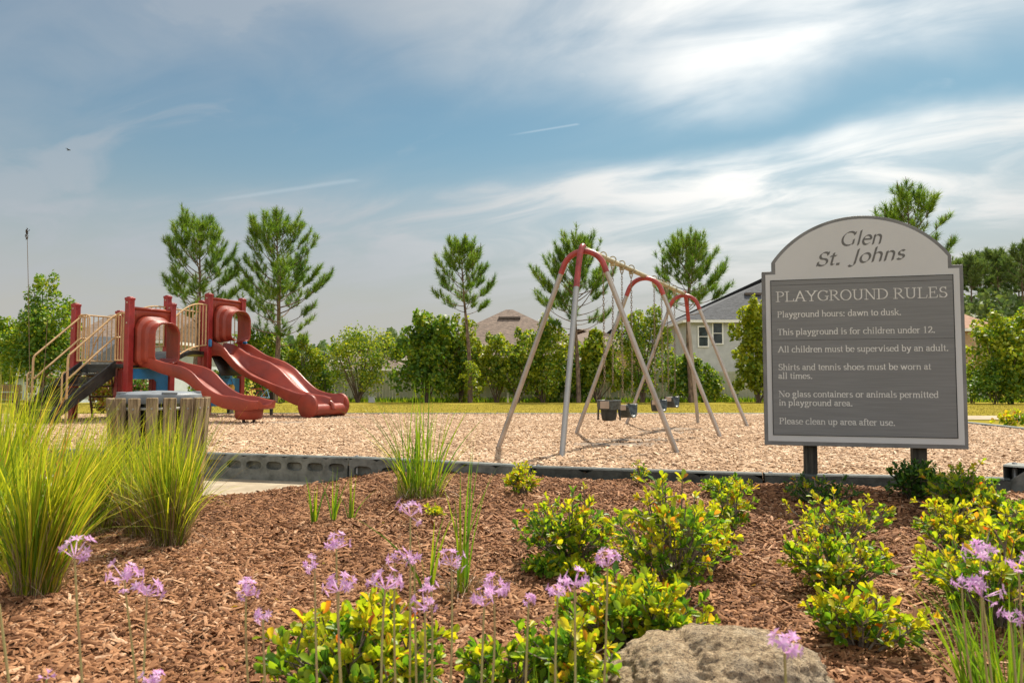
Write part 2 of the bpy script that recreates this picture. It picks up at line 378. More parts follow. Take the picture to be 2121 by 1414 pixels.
M['petal'] = leafmat('lilac_petal', [(0., (.62, .32, .62)), (.5, (.74, .46, .72)), (1., (.84, .62, .82))], .4, 1.25, .6)
m = M['petal']  # let the petals pass light without turning yellow
for n_ in m.node_tree.nodes:
    if n_.type == 'MIX': n_.inputs[7].default_value = (1.2, 1.1, 1.25, 1)
M['fl_stem'] = mat('flower_stalk', (.30, .29, .10), .6, .25, 12., col2=(.38, .25, .12))

# ------------------------------------------------------------------ ground
def sm(x): x = np.clip(x, 0, 1); return x*x*(3-2*x)
def H(x, y):
    x = np.asarray(x, float); y = np.asarray(y, float)
    z = .075*sm((x+1.9)/1.8)*sm((y-2.5)/3.2)-.075*sm((-x-1.05)/1.0)*sm((y-3.)/2.5)
    return z+.012*np.sin(x*2.9+1)*np.cos(y*3.4)+.008*np.sin(x*7.1+y*5.3)
PLAY_Z = .10
def HL(x, y):
    y = np.asarray(y, float)
    return np.where(y < 16.6, -.2, np.clip(.05-.53*(y-16.6)/27.4, -.48, .05))
def hit(px, py):
    z = 0.
    for _ in range(8):
        p = PZ(px, py, z); z = float(H(p.x, p.y))
    p.z = z; return p
BX = np.array([-16, -9, -6, -4.2, -3.14, -1.54, .16, 1.98, 3.73, 4.4, 9]); BYv = np.array([8.3, 8.1, 7.9, 7.6, 7.35, 6.9, 6.18, 5.71, 5.43, 5.2, 4.6])
def by(x): return np.interp(x, BX, BYv)
PX = np.array([-16, -8, -5, -3.4, -2.6, -2.2, -1.82, -1.5]); PYv = np.array([4.2, 4.4, 4.8, 5.45, 6.0, 6.45, 6.84, 6.95])
def near_edge(x): return np.where(np.asarray(x) < -1.5, np.minimum(np.interp(x, PX, PYv), by(x)), by(x))

# lawn / terrain reaching the horizon
xs = np.concatenate([np.linspace(-900, -70, 8), np.linspace(-60, 60, 31), np.linspace(70, 900, 8)])
ys = np.concatenate([[-60, -5, 0, 8, 16.2, 16.62], np.linspace(18, 44, 14), [60, 90, 140, 250, 500, 1200, 2500]])
gx, gy = np.meshgrid(xs, ys); V = np.stack([gx.ravel(), gy.ravel(), HL(gx, gy).ravel()], 1)
nx, ny = len(xs), len(ys)
F = np.array([(j*nx+i, j*nx+i+1, (j+1)*nx+i+1, (j+1)*nx+i) for j in range(ny-1) for i in range(nx-1)])
tag(fast('lawn', V, F, M['lawn']), kind='structure')
# mulch bed in front of the border
xs = np.linspace(-9, 9, 121); ts = np.linspace(0, 1, 90)
V = []
for t_ in ts:
    yy = .2+(near_edge(xs)-.02-.2)*t_; V.append(np.stack([xs, yy, H(xs, yy)], 1))
V = np.concatenate(V); nx = len(xs)
F = np.array([(j*nx+i, j*nx+i+1, (j+1)*nx+i+1, (j+1)*nx+i) for j in range(len(ts)-1) for i in range(nx-1)])
tag(fast('mulch_bed', V, F, M['mulch'], smooth=True), kind='structure')
# concrete pad
b = MB(); xs = np.linspace(-12, -1.45, 40)
b.loft([[(x, float(min(np.interp(x, PX, PYv), by(x)))-.06, -.085) for x in xs], [(x, float(by(x))+.02, -.085) for x in xs]], closed=False)
tag(b.build('concrete_path', M['concrete'], smooth=False), kind='structure')
# wood-fibre playground surface
PB = [(-16, 8.3)]+[(float(x), float(y)) for x, y in zip(BX[1:9], BYv[1:9])]+[(4.5, 5.3), (6.2, 6.6), (7.6, 9.), (8.07, 11.4), (8.2, 13.), (7.6, 15.2), (6.3, 16.6), (-16, 16.6)]
b = MB(); xs = np.linspace(-16, 8.2, 60)
def far_edge(x): return float(np.interp(x, [-16, 6.3, 7.6, 8.2], [16.6, 16.6, 15.2, 13.]))
def front_edge(x): return float(np.interp(x, list(BX[:9])+[4.5, 6.2, 7.6, 8.2], list(BYv[:9])+[5.3, 6.6, 9., 12.5]))
rows = []
for t_ in np.linspace(0, 1, 60):
    rows.append([(x, front_edge(x)+.03+(far_edge(x)-front_edge(x)-.06)*t_, PLAY_Z-.012+.012*math.sin(x*1.9+t_*9)*math.cos(t_*23+x)) for x in xs])
b.loft(rows, closed=False)
tag(b.build('playground_surface', M['chips']), kind='structure')
# far-right concrete walk
b = MB(); b.loft([[(7.9, 15.3, .055), (30, 15.3, .055)], [(7., 16.9, .055), (30, 16.9, .055)]], closed=False)
tag(b.build('concrete_walk', M['concrete'], smooth=False), kind='structure')
b = MB(); b.loft([[(8.25, 9.5, .03), (40, 9.5, .03)], [(8.25, 15.25, .045), (40, 15.25, .045)]], closed=False)
tag(b.build('side_turf', M['lawn'], smooth=False), kind='structure')

# instancing in numpy: template (m,3), frames
def unit(v): return v/np.maximum(np.linalg.norm(v, axis=-1, keepdims=True), 1e-9)
def frames(d, up):
    d = unit(d); x = unit(np.cross(d, up)+1e-6); z = np.cross(x, d)
    return np.stack([x, d, z], 2)          # columns: width, length, normal
def inst(tv, tf, Rm, sc, pos):
    n, mv = len(pos), len(tv)
    t = tv[None]*sc[:, None, :] if sc.ndim == 2 else tv[None]*sc[:, None, None]
    V = np.einsum('nij,nmj->nmi', Rm, t)+pos[:, None, :]
    F = (tf[None]+(np.arange(n)*mv)[:, None, None]).reshape(-1, tf.shape[1])
    return V.reshape(-1, 3), F
CHIP_V = np.array([(-.5, -.5, 0), (.42, -.46, 0), (.5, .44, 0), (-.36, .5, 0), (-.34, -.42, 1), (.3, -.38, 1), (.36, .34, 1), (-.28, .4, 1)], float)
CHIP_F = np.array([(4, 5, 6, 7), (0, 1, 5, 4), (1, 2, 6, 5), (2, 3, 7, 6), (3, 0, 4, 7)])
def scatter_chips(name, x, y, z, L, Wd, T, m_, tilt, az=None):
    n = len(x); a = RNG.uniform(0, 2*np.pi, n) if az is None else az
    d = np.stack([np.cos(a), np.sin(a), RNG.normal(0, tilt, n)], 1); up = np.stack([RNG.normal(0, tilt*1.5, n), RNG.normal(0, tilt*1.5, n), np.ones(n)], 1)
    Vv, Ff = inst(CHIP_V, CHIP_F, frames(d, up), np.stack([Wd, L, T], 1), np.stack([x, y, z], 1))
    return tag(fast(name, Vv, Ff, m_), kind='stuff')
n = 260000
y = 1.5*np.power(7.3/1.5, RNG.uniform(0, 1, n)); x = RNG.uniform(-1, 1, n)*(.80*y+.3)
k = (y < near_edge(x)-.03); x, y = x[k], y[k]; n = len(x)
L = RNG.lognormal(math.log(.022), .72, n).clip(.008, .13); Wd = (L*RNG.uniform(.07, .27, n)).clip(.0022, .016)
scatter_chips('bark_mulch', x, y, H(x, y)+RNG.uniform(-.004, .014, n), L, Wd, RNG.uniform(.002, .008, n), M['chip_mulch'], .33,
              RNG.normal(.15, 1.0, n)+np.pi*RNG.integers(0, 2, n))
n = 190000
y = np.sqrt(RNG.uniform(5.3**1.3, 16.6**1.3, n)**(2/1.3)); x = RNG.uniform(-1, 1, n)*(.78*y+.3)
fe = np.interp(x, list(BX[:9])+[4.5, 6.2, 7.6, 8.2], list(BYv[:9])+[5.3, 6.6, 9., 12.5]); ge = np.interp(x, [-16, 6.3, 7.6, 8.2], [16.6, 16.6, 15.2, 13.])
k = (y > fe+.06) & (y < ge-.06) & (x < 8.1) & (x > -13)
for (hx, hy, hr_x, hr_y) in ((1.24, 8.92, .62, .30), (1.57, 9.57, .6, .26), (2.29, 11.0, .5, .26), (2.61, 11.66, .5, .26), (-4.2, 13.35, .5, .3), (-3.55, 15.05, .6, .35)):
    k &= (((x-hx)/hr_x)**2+((y-hy)/hr_y)**2 > RNG.uniform(.3, 1.3, n)) | (RNG.uniform(size=n) < .12)
x, y = x[k], y[k]; n = len(x); L = RNG.lognormal(math.log(.040), .5, n).clip(.015, .14)
scatter_chips('wood_chips', x, y, PLAY_Z+RNG.uniform(-.006, .012, n), L, (L*RNG.uniform(.16, .45, n)).clip(.006, .028), RNG.uniform(.004, .014, n), M['chip_play'], .25)

# bare scuffed hollows under the swings
BM0, BM1 = Vector((.81, 8.15, 2.4)), Vector((2.98, 12.5, 2.4))
def beam_at(t): return BM0.lerp(BM1, t)
HOL = [(beam_at(.18), .66, .28), (beam_at(.33), .62, .24), (beam_at(.65), .52, .24), (beam_at(.81), .52, .24), (Vector((-4.2, 13.45, 0)), .5, .3), (Vector((-3.55, 15.15, 0)), .6, .34)]
for i, (p_, rx, ry) in enumerate(HOL):
    b = MB(); n = 40
    b.add([(p_.x+math.cos(a)*rx*(1+.18*math.sin(3*a+i)), p_.y-.1+math.sin(a)*ry*(1+.2*math.cos(2*a+i)), PLAY_Z+.011) for a in np.linspace(0, 2*math.pi, n, endpoint=False)], [tuple(range(n))])
    tag(b.build('bare_soil', M['soil'], origin=(p_.x, p_.y, PLAY_Z)), kind='structure')

# ------------------------------------------------------------------ border timbers
def timber(p0, p1, z0, z1, label, group, cell=.22, oval=(.084, .040), oz=.64, wd=.11, bm='border'):
    """moulded edging beam from p0 to p1 with a row of oval pockets in its front face"""
    p0, p1 = Vector((*p0, 0)), Vector((*p1, 0)); d = (p1-p0); L = d.length; d /= L
    nrm = Vector((d.y, -d.x, 0)); o = p0.copy(); o.z = z0; h = z1-z0
    if nrm.y > 0: nrm = -nrm
    root = thing('border_timber', label, 'garden edging', ((p0+p1)/2)+Vector((0, 0, z0)), group)
    b = MB(); up = Vector((0, 0, 1))
    def q(u, v, dep=0): return o+d*u+up*v-nrm*dep
    n = max(1, int(L/cell)); cw = L/n; oc = h*oz; N = 24
    for i in range(n):
        u0 = i*cw; um = u0+cw/2; ring = []; rect = []
        for k in range(N):
            a = 2*math.pi*k/N; ca, sa = math.cos(a), math.sin(a)
            e = 3.0; ex = math.copysign(abs(ca)**(2/e), ca)*oval[0]; ey = math.copysign(abs(sa)**(2/e), sa)*oval[1]
            ring.append((um+ex, oc+ey))
            s_ = min((cw/2)/max(abs(ca), 1e-6), (h/2)/max(abs(sa), 1e-6)); rx_, ry_ = ca*s_, sa*s_
            rect.append((um+rx_, min(max(h/2+ry_, 0), h)))
        base = len(b.v)
        b.v += [q(*r_) for r_ in rect]+[q(*r_) for r_ in ring]+[q(*r_, .045) for r_ in ring]
        for k in range(N):
            j = (k+1) % N
            b.f += [(base+k, base+j, base+N+j, base+N+k), (base+N+k, base+N+j, base+2*N+j, base+2*N+k)]
        b.f.append(tuple(base+2*N+k for k in range(N)))
        for cx_, cy_ in ((u0, 0), (u0+cw, 0), (u0, h), (u0+cw, h)): pass
    # corners left open by the rings, then top, ends and back
    tl = .012
    b.add([q(0, h), q(L, h), q(L, h+tl, .012), q(0, h+tl, .012), q(L, h+tl, wd-.012), q(0, h+tl, wd-.012), q(L, h, wd), q(0, h, wd), q(L, 0, wd), q(0, 0, wd), q(0, 0), q(L, 0)],
          [(0, 1, 2, 3), (3, 2, 4, 5), (5, 4, 6, 7), (7, 6, 8, 9), (0, 3, 5, 7, 9, 10), (1, 11, 8, 6, 4, 2)])
    b.add([q(0, 0, .0015), q(L, 0, .0015), q(L, h*.12, .0015), q(0, h*.12, .0015)], [(0, 1, 2, 3)])
    b.build('beam', M[bm], root, smooth=True, angle=35)
    b = MB(); b.lathe([(.018, -.3), (.018, h+tl+.004), (.012, h+tl+.012)], q(.05, 0, wd/2), 12)
    b.build('stake', M['galv'], root)
    return root
def bp(x): return (x, float(by(x)))
GF = 'edging beams along the front of the playground'
timber(bp(-3.95), bp(-1.56), -.10, .15, 'grey plastic edging beam with oval pockets behind the concrete pad', GF)
timber(bp(-6.4), bp(-3.97), -.10, .15, 'grey plastic edging beam hidden behind the tall grass and litter bin', GF)
timber(bp(-9.), bp(-6.42), -.10, .15, 'grey plastic edging beam at far left behind the grass', GF)
timber(bp(-1.54), bp(.14), -.06, .155, 'grey plastic edging beam behind the lone upright grass clump', GF, .3, (.10, .05), .45)
timber(bp(.16), bp(1.96), -.04, .15, 'shade-toned edging beam sunk in mulch behind the tall yellow shrub', GF, .45, (.12, .04), .4, bm='border_shade_tone')
timber(bp(1.98), bp(3.71), -.02, .15, 'shade-toned edging beam directly behind the sign posts', GF, .45, (.12, .03), .4, bm='border_shade_tone')
timber((3.70, 5.50), (4.62, 4.55), -.02, .245, 'raised edging beam end at the right edge of the picture', GF, .9, (.02, .02), .5, .24)
GB = 'edging beams along the lawn side of the playground'
xx = [-8.2, -5.6, -3.0, -.4, 2.2, 4.8, 6.3]
nm = ['behind the single slide foot', 'behind the double slide', 'right of the double slide', 'behind the front swing legs', 'behind the swing seats', 'beside the rear swing legs']
for i in range(6):
    timber((xx[i]+.02, 16.62), (xx[i+1], 16.62), -.02, .115, 'low dark edging at the lawn '+nm[i], GB, .9, (.02, .02), .5)
cur = [(6.32, 16.6), (7.6, 15.2), (8.2, 13.2), (8.1, 11.4), (7.6, 9.0)]
nm = ['curving away behind the sign', 'where the curve meets the concrete walk', 'beside the small sapling', 'at the right picture edge']
for i in range(4):
    timber(cur[i], cur[i+1], 0.0, .13, 'low grey edging '+nm[i], GB, .9, (.02, .02), .5)

# ------------------------------------------------------------------ lettering drawn with a broad nib
def arc(cx, cy, rx, ry, a0, a1, n=None):
    n = n or max(5, int(abs(a1-a0)/22)); return [(cx+rx*math.cos(R(a0+(a1-a0)*i/n)), cy+ry*math.sin(R(a0+(a1-a0)*i/n))) for i in range(n+1)]
def sf(x, y, w_=.2): return ('f', [(x-w_/2, y), (x+w_/2, y)])
def bowlP(x=.14): return [[(x, .64), (.28, .64)]+arc(.28, .49, .21, .15, 90, -90)+[(x, .34)]]
GL = {
 'P': [[(.14, 0), (.14, .65)], *bowlP(), sf(.14, .012, .24), sf(.1, .645, .14)],
 'L': [[(.15, 0), (.15, .65)], ('f', [(.04, .015), (.54, .015), (.57, .17)]), sf(.15, .645, .24)],
 'A': [[(.09, 0), (.36, .66)], [(.36, .66), (.63, 0)], ('f', [(.18, .22), (.54, .22)]), sf(.09, .012, .19), sf(.63, .012, .2)],
 'Y': [[(.1, .65), (.36, .3), (.62, .65)], [(.36, .3), (.36, 0)], sf(.36, .012, .24), sf(.1, .645, .2), sf(.62, .645, .2)],
 'G': [arc(.38, .33, .31, .32, 42, 315), [(.61, .06), (.61, .28)], sf(.6, .285, .22), ('f', [(.6, .5), (.62, .62)])],
 'R': [[(.14, 0), (.14, .65)], *bowlP(), [(.3, .33), (.57, .03), (.63, .01)], sf(.14, .012, .24), sf(.1, .645, .14)],
 'O': [arc(.36, .325, .30, .325, 0, 360)],
 'U': [[(.15, .65), (.15, .2)]+arc(.36, .21, .21, .2, 180, 360)+[(.57, .65)], sf(.15, .645, .24), sf(.57, .645, .2)],
 'N': [('f', [(.13, 0), (.13, .65)]), [(.12, .65), (.58, .02)], ('f', [(.6, .0), (.6, .65)]), sf(.13, .012, .2), sf(.08, .645, .12), sf(.6, .645, .2)],
 'D': [[(.15, 0), (.15, .65)], [(.15, .64), (.3, .64)]+arc(.3, .33, .34, .31, 90, -90)+[(.15, .02)], sf(.1, .645, .14), sf(.1, .012, .14)],
 'E': [[(.15, 0), (.15, .65)], ('f', [(.05, .645), (.5, .645), (.51, .53)]), ('f', [(.15, .34), (.4, .34)]), ('f', [(.4, .41), (.4, .27)]), ('f', [(.05, .015), (.52, .015), (.56, .15)])],
 'S': [arc(.28, .485, .17, .155, 35, 265)+arc(.28, .17, .19, .16, 85, -145), ('f', [(.43, .5), (.43, .64)]), ('f', [(.09, .02), (.09, .19)])],
 'T': [[(.3, 0), (.3, .65)], ('f', [(.04, .52), (.05, .645), (.55, .645), (.56, .52)]), sf(.3, .012, .24)],
 'J': [[(.34, .65), (.33, .1)]+arc(.2, .02, .13, .15, 20, -140), sf(.3, .645, .24)],
 'a': [arc(.2, .33, .12, .11, 165, 0)+[(.32, .08), (.36, .02), (.42, .04)], arc(.2, .135, .13, .12, 30, 390)],
 'b': [[(.1, .68), (.1, .03)], arc(.26, .22, .17, .215, 160, -160), sf(.06, .675, .1)],
 'c': [arc(.25, .22, .19, .22, 48, 318)],
 'd': [[(.39, .68), (.39, .03)], arc(.23, .22, .17, .215, 20, 340), sf(.35, .675, .1), sf(.43, .012, .1)],
 'e': [arc(.23, .22, .18, .22, 5, 318), ('f', [(.06, .25), (.4, .25)])],
 'f': [[(.14, 0), (.14, .5)]+arc(.26, .52, .12, .15, 180, 50), ('f', [(.02, .43), (.28, .43)]), sf(.14, .012, .2)],
 'g': [arc(.22, .3, .14, .14, 0, 360), arc(.24, -.1, .19, .1, 0, 360), ('f', [(.15, .18), (.1, .09), (.16, .03), (.34, .0)]), ('f', [(.32, .4), (.44, .43)])],
 'h': [[(.1, .68), (.1, 0)], arc(.25, .27, .15, .16, 165, 0)+[(.4, 0)], sf(.1, .012, .17), sf(.4, .012, .17), sf(.06, .675, .1)],
 'i': [[(.14, .44), (.14, 0)], [(.13, .61), (.15, .61)], sf(.14, .012, .18), sf(.1, .435, .1)],
 'k': [[(.1, .68), (.1, 0)], ('f', [(.12, .19), (.37, .42)]), [(.2, .27), (.43, .01)], sf(.1, .012, .17), sf(.06, .675, .1), sf(.39, .435, .16)],
 'l': [[(.14, .68), (.14, 0)], sf(.14, .012, .18), sf(.1, .675, .1)],
 'm': [[(.1, .44), (.1, 0)], arc(.24, .27, .14, .16, 165, 0)+[(.38, 0)], arc(.52, .27, .14, .16, 165, 0)+[(.66, 0)], sf(.1, .012, .16), sf(.38, .012, .16), sf(.66, .012, .16)],
 'n': [[(.1, .44), (.1, 0)], arc(.25, .27, .15, .16, 165, 0)+[(.4, 0)], sf(.1, .012, .17), sf(.4, .012, .17), sf(.06, .435, .1)],
 'o': [arc(.25, .22, .19, .215, 0, 360)],
 'p': [[(.1, .44), (.1, -.21)], arc(.26, .22, .17, .215, 160, -160), sf(.1, -.205, .18), sf(.06, .435, .1)],
 'r': [[(.1, .44), (.1, 0)], arc(.23, .29, .12, .13, 165, 55), sf(.1, .012, .18), sf(.06, .435, .1)],
 's': [arc(.2, .325, .11, .105, 40, 260)+arc(.2, .115, .13, .105, 80, -145)],
 't': [[(.13, .57), (.13, .1)]+arc(.2, .09, .07, .075, 180, 300), ('f', [(.02, .43), (.25, .43)])],
 'u': [[(.1, .44), (.1, .14)]+arc(.23, .15, .13, .14, 180, 330), [(.39, .44), (.39, .0)], sf(.43, .012, .1), sf(.06, .435, .1), sf(.35, .435, .1)],
 'v': [[(.08, .44), (.25, .01), (.42, .44)], sf(.08, .435, .16), sf(.42, .435, .14)],
 'w': [[(.08, .44), (.22, .01), (.36, .42), (.5, .01), (.64, .44)], sf(.08, .435, .16), sf(.64, .435, .14)],
 'y': [[(.08, .44), (.26, .02)], [(.42, .44), (.22, -.1), (.14, -.19), (.06, -.17)], sf(.08, .435, .16), sf(.42, .435, .14)],
 '1': [[(.25, .65), (.25, 0)], ('f', [(.12, .56), (.25, .65)]), sf(.25, .012, .2)],
 '2': [arc(.24, .48, .16, .17, 165, -30)+[(.06, .03)], [(.06, .03), (.43, .03), (.45, .12)]],
 '.': [[(.11, .03), (.13, .03)]], ':': [[(.12, .03), (.14, .03)], [(.12, .38), (.14, .38)]],
}
ADV = dict(P=.556, L=.6, A=.70, Y=.70, G=.72, R=.66, O=.72, U=.72, N=.72, D=.72, E=.6, S=.54, T=.6, J=.46, a=.444, b=.5, c=.444, d=.5, e=.444, f=.31, g=.49, h=.5, i=.278, k=.48, l=.278, m=.76, n=.5, o=.5, p=.5, r=.36, s=.389, t=.29, u=.5, v=.5, w=.72, y=.49)
ADV.update({'1': .5, '2': .5, '.': .25, ':': .278, ' ': .25})
def hull(pts):
    pts = sorted(set((round(a, 6), round(b, 6)) for a, b in pts)); lo, hi = [], []
    def cr(o, a, b): return (a[0]-o[0])*(b[1]-o[1])-(a[1]-o[1])*(b[0]-o[0])
    for q_ in pts:
        while len(lo) > 1 and cr(lo[-2], lo[-1], q_) <= 1e-10: lo.pop()
        lo.append(q_)
    for q_ in reversed(pts):
        while len(hi) > 1 and cr(hi[-2], hi[-1], q_) <= 1e-10: hi.pop()
        hi.append(q_)
    return lo[:-1]+hi[:-1]
def text_width(s_): return sum(ADV[c] for c in s_)
def letter(b, s_, fr, u, v, size, width=None, nib=(.10, .035), ang=0., shear=0., serif=True, rise=0.):
    o, X_, Y_, N = fr; sx = size if width is None else width/text_width(s_)
    hw, hh = nib[0]/2, nib[1]/2; ca, sa = math.cos(R(ang)), math.sin(R(ang))
    nb = [(i*hw*ca-j*hh*sa, i*hw*sa+j*hh*ca) for i in (-1, 1) for j in (-1, 1)]
    nt_ = [(i*.018, j*.018) for i in (-1, 1) for j in (-1, 1)]
    x0 = u; k = 0
    for ch in s_:
        for st in GL.get(ch, []):
            thin = isinstance(st, tuple)
            if thin and not serif and len(st[1]) == 2 and abs(st[1][0][1]-st[1][1][1]) < 1e-6 and ch not in 'et': continue
            pts = st[1] if thin else st; nn = nt_ if thin and serif else nb
            if ch in '.:': nn = [(i*.06, j*.055) for i in (-1, 1) for j in (-1, 1)]
            if ch == 'i' and pts[0][1] > .55: nn = [(i*.05, j*.05) for i in (-1, 1) for j in (-1, 1)]
            for a, c in zip(pts, pts[1:]):
                hp = hull([(a[0]+e[0], a[1]+e[1]) for e in nn]+[(c[0]+e[0], c[1]+e[1]) for e in nn])
                k += 1; off = .0006+(k % 9)*.00009
                b.add([o+X_*(x0+(p_[0]+shear*p_[1])*sx)+Y_*(v+p_[1]*size+rise*(x0-u+p_[0]*sx))+N*off for p_ in hp], [tuple(range(len(hp)))])
        x0 += ADV[ch]*sx
    return b

# ------------------------------------------------------------------ rules sign
sgL, sgR = PD(1584, 900, 5.75), PD(2006, 900, 5.37)
sgL.z = sgR.z = 0; SX = (sgR-sgL).normalized(); SW = (sgR-sgL).length; SN = Vector((SX.y, -SX.x, 0)); UP = Vector((0, 0, 1))
SB = .383; root = thing('rules_sign', 'grey and white playground rules board with arched top on two dark wooden posts', 'sign', (sgL+sgR)/2+Vector((0, 0, .05)))
SO = sgL+UP*SB
def sf_frame(off): return (SO+SN*off, SX, UP, SN)
def outline(i, bt):
    """board outline inset by i (bt = inset of the bottom)"""
    Wd = SW; sh = 1.372-i; a0 = .075; c = Wd/2; half = Wd/2-a0; v0 = 1.372+.075; rise = .335
    Rr = half*half/(2*rise)+rise/2; cy_ = v0+rise-Rr
    p_ = [(i, bt), (Wd-i, bt), (Wd-i, sh), (Wd-a0-i, sh)]
    th = math.asin(min(1, (half-i)/(Rr-i)))
    p_ += [(c+(Rr-i)*math.sin(t), cy_+(Rr-i)*math.cos(t)) for t in np.linspace(th, -th, 41)]
    p_ += [(a0+i, sh), (i, sh)]
    return p_
MB().prism(outline(0, 0), sf_frame(0), .055).build('board', M['sign_frame'], root, smooth=False, bevel=.003)
MB().prism(outline(.026, .032), sf_frame(.003), .0025).build('white_panel', M['sign_white'], root, smooth=False)
r0, r1, r2, r3 = .062, .080, SW-.068, 1.300
MB().prism([(r0, r1), (r2, r1), (r2, r3), (r0, r3)], sf_frame(.0055), .002).build('grey_panel', M['sign_grey'], root, smooth=False)
b = MB(); t = .0045
for q_ in ([(r0, r1), (r0+t, r1), (r0+t, r3), (r0, r3)], [(r2-t, r1), (r2, r1), (r2, r3), (r2-t, r3)], [(r0+t, r1), (r2-t, r1), (r2-t, r1+t), (r0+t, r1+t)], [(r0+t, r3-t), (r2-t, r3-t), (r2-t, r3), (r0+t, r3)]):
    b.prism(q_, sf_frame(.0075), .0018)
b.build('outline', M['sign_black'], root, smooth=False)
b = MB()
for v_ in (1.258, .822): b.prism([(r0+.006, v_), (r2-.006, v_), (r2-.006, v_+.002), (r0+.006, v_+.002)], sf_frame(.0066), .001)
b.build('seam', M['sign_black'], root, smooth=False)
def su(xz): f = (xz-55)/1005; return SW*f*1.0708/(1+.0708*f)
fr = sf_frame(.0056)
tw = text_width('PLAYGROUND RULES'); u_ = .100
for wd_ in ('PLAYGROUND', 'RULES'):
    b = letter(MB(), wd_, fr, u_, 1.128, .122, (1.315-.10)*text_width(wd_)/tw, (.072, .028))
    b.build('heading', M['sign_text'], root, smooth=False); u_ += (1.315-.10)*text_width(wd_+' ')/tw
b = MB(); u0 = .108
for s_, v_, xr in (('Playground hours: dawn to dusk.', 1.004, 742), ('This playground is for children under 12.', .865, 908), ('All children must be supervised by an adult.', .728, 972),
                   ('Shirts and tennis shoes must be worn at', .589, 882), ('all times.', .521, 295), ('No glass containers or animals permitted', .379, 915), ('in playground area.', .311, 490), ('Please clean up area after use.', .167, 698)):
    letter(b, s_, fr, u0, v_, .0715, su(xr)-u0+.004, (.092, .045))
b.build('rules_lettering', M['sign_text'], root, smooth=False)
b = MB(); fw = sf_frame(.0032)
letter(b, 'Glen', fw, .575, 1.550, .165, .300, (.098, .018), 38, .27, False, .02)
letter(b, 'St. Johns', fw, .395, 1.398, .165, .635, (.098, .018), 38, .27, False, .05)
b.build('script_lettering', M['sign_dark'], root, smooth=False)
for pu in (.345, 1.115):
    c = sgL+SX*pu-SN*.11
    b = MB(); b.box((c.x, c.y, .38), (.095, .095, .95), (SX, SN, UP)); b.build('post', M['wood_dark'], root, bevel=.006)

# ------------------------------------------------------------------ swing set
AF = Vector((.958, -.287, 0)).normalized(); bd = (BM1-BM0).normalized()
swing = thing('swing_set', 'two bay swing frame with grey legs red bends and tan top beam', 'swing set', ((BM0+BM1)/2).to_2d().to_3d()+Vector((0, 0, PLAY_Z)))
MB().tube([BM0-bd*.05-Vector((0,0,.02)), BM1+bd*.05-Vector((0,0,.02))], .031, 14).build('top_beam', M['galv_tan'], swing)
def bez(a, v, c, n=12): return [a*(1-t)**2+v*2*t*(1-t)+c*t*t for t in [i/n for i in range(n+1)]]
def bez3(a, v, c, n=20):
    h1, h2 = a.lerp(v, .86), c.lerp(v, .86)
    return [a*(1-t)**3+h1*3*t*(1-t)**2+h2*3*t*t*(1-t)+c*t**3 for t in [i/n for i in range(n+1)]]
def aframe(c, sp, third=None):
    zv = 2.80; fe = [c-AF*sp, c+AF*sp]
    for f in fe: f.z = PLAY_Z-.05
    th = math.atan(sp/(zv-fe[0].z)); Rr = .245; cz = zv-Rr/math.sin(th)
    arc_ = [Vector((c.x, c.y, cz+Rr*math.sin(a)))+AF*Rr*math.cos(a) for a in np.linspace(math.pi-th, th, 17)]
    A = [f.lerp(Vector((c.x, c.y, zv)), .745) for f in fe]
    MB().tube([A[0]]+arc_+[A[1]], .033, 14).build('bend', M['arch_red'], swing)
    for f, a in zip(fe, A): MB().tube([f, a], .029, 14).build('leg', M['galv_warm'], swing)
    if third:
        f = c+third; f.z = PLAY_Z-.05; top = c.copy(); top.z = 2.40; vv = c+third*.14; vv.z = 2.44; a = f.lerp(vv, .78)
        MB().tube(bez(a, vv, top, 12), .033, 14).build('bend', M['arch_red'], swing)
        MB().tube([f, a], .031, 14).build('leg', M['galv'], swing)
aframe(BM0.copy(), 1.03, Vector((-.30, -.62, 0)))
aframe(beam_at(.505), 1.03)
aframe(BM1.copy(), 1.03, Vector((.38, .62, 0)))
def hanger(p_):
    b = MB(); b.box(p_-Vector((0, 0, .055)), (.05, .05, .05), (bd, bd.cross(UP), UP))
    b.tube([p_+bd.cross(UP)*.044*math.cos(a)+UP*.044*math.sin(a) for a in np.linspace(0, 2*math.pi, 14, endpoint=False)], .008, 6, closed=True)
    b.tube([p_-UP*.075+(bd.cross(UP))*.02*math.cos(a)+UP*.025*math.sin(a)-UP*.02 for a in np.linspace(0, 2*math.pi, 10, endpoint=False)], .006, 6, closed=True)
    b.build('hanger', M['galv_tan'], swing)
def chain_mesh(p0, p1, r=.0038):
    """links along a line from p0 to p1"""
    b = MB(); d = p1-p0; L = d.length; d.normalize(); s1 = d.cross(AF).normalized(); s2 = d.cross(s1)
    pitch = .034; n = int(L/pitch)
    for i in range(n):
        c = p0+d*(i+.5)*L/n; s_ = s1 if i % 2 else s2
        pts = [c+d*math.copysign(abs(math.sin(a))**.8, math.sin(a))*.0235+s_*math.cos(a)*.011 for a in np.linspace(0, 2*math.pi, 8, endpoint=False)]
        b.tube(pts, r, 4, closed=True)
    return b
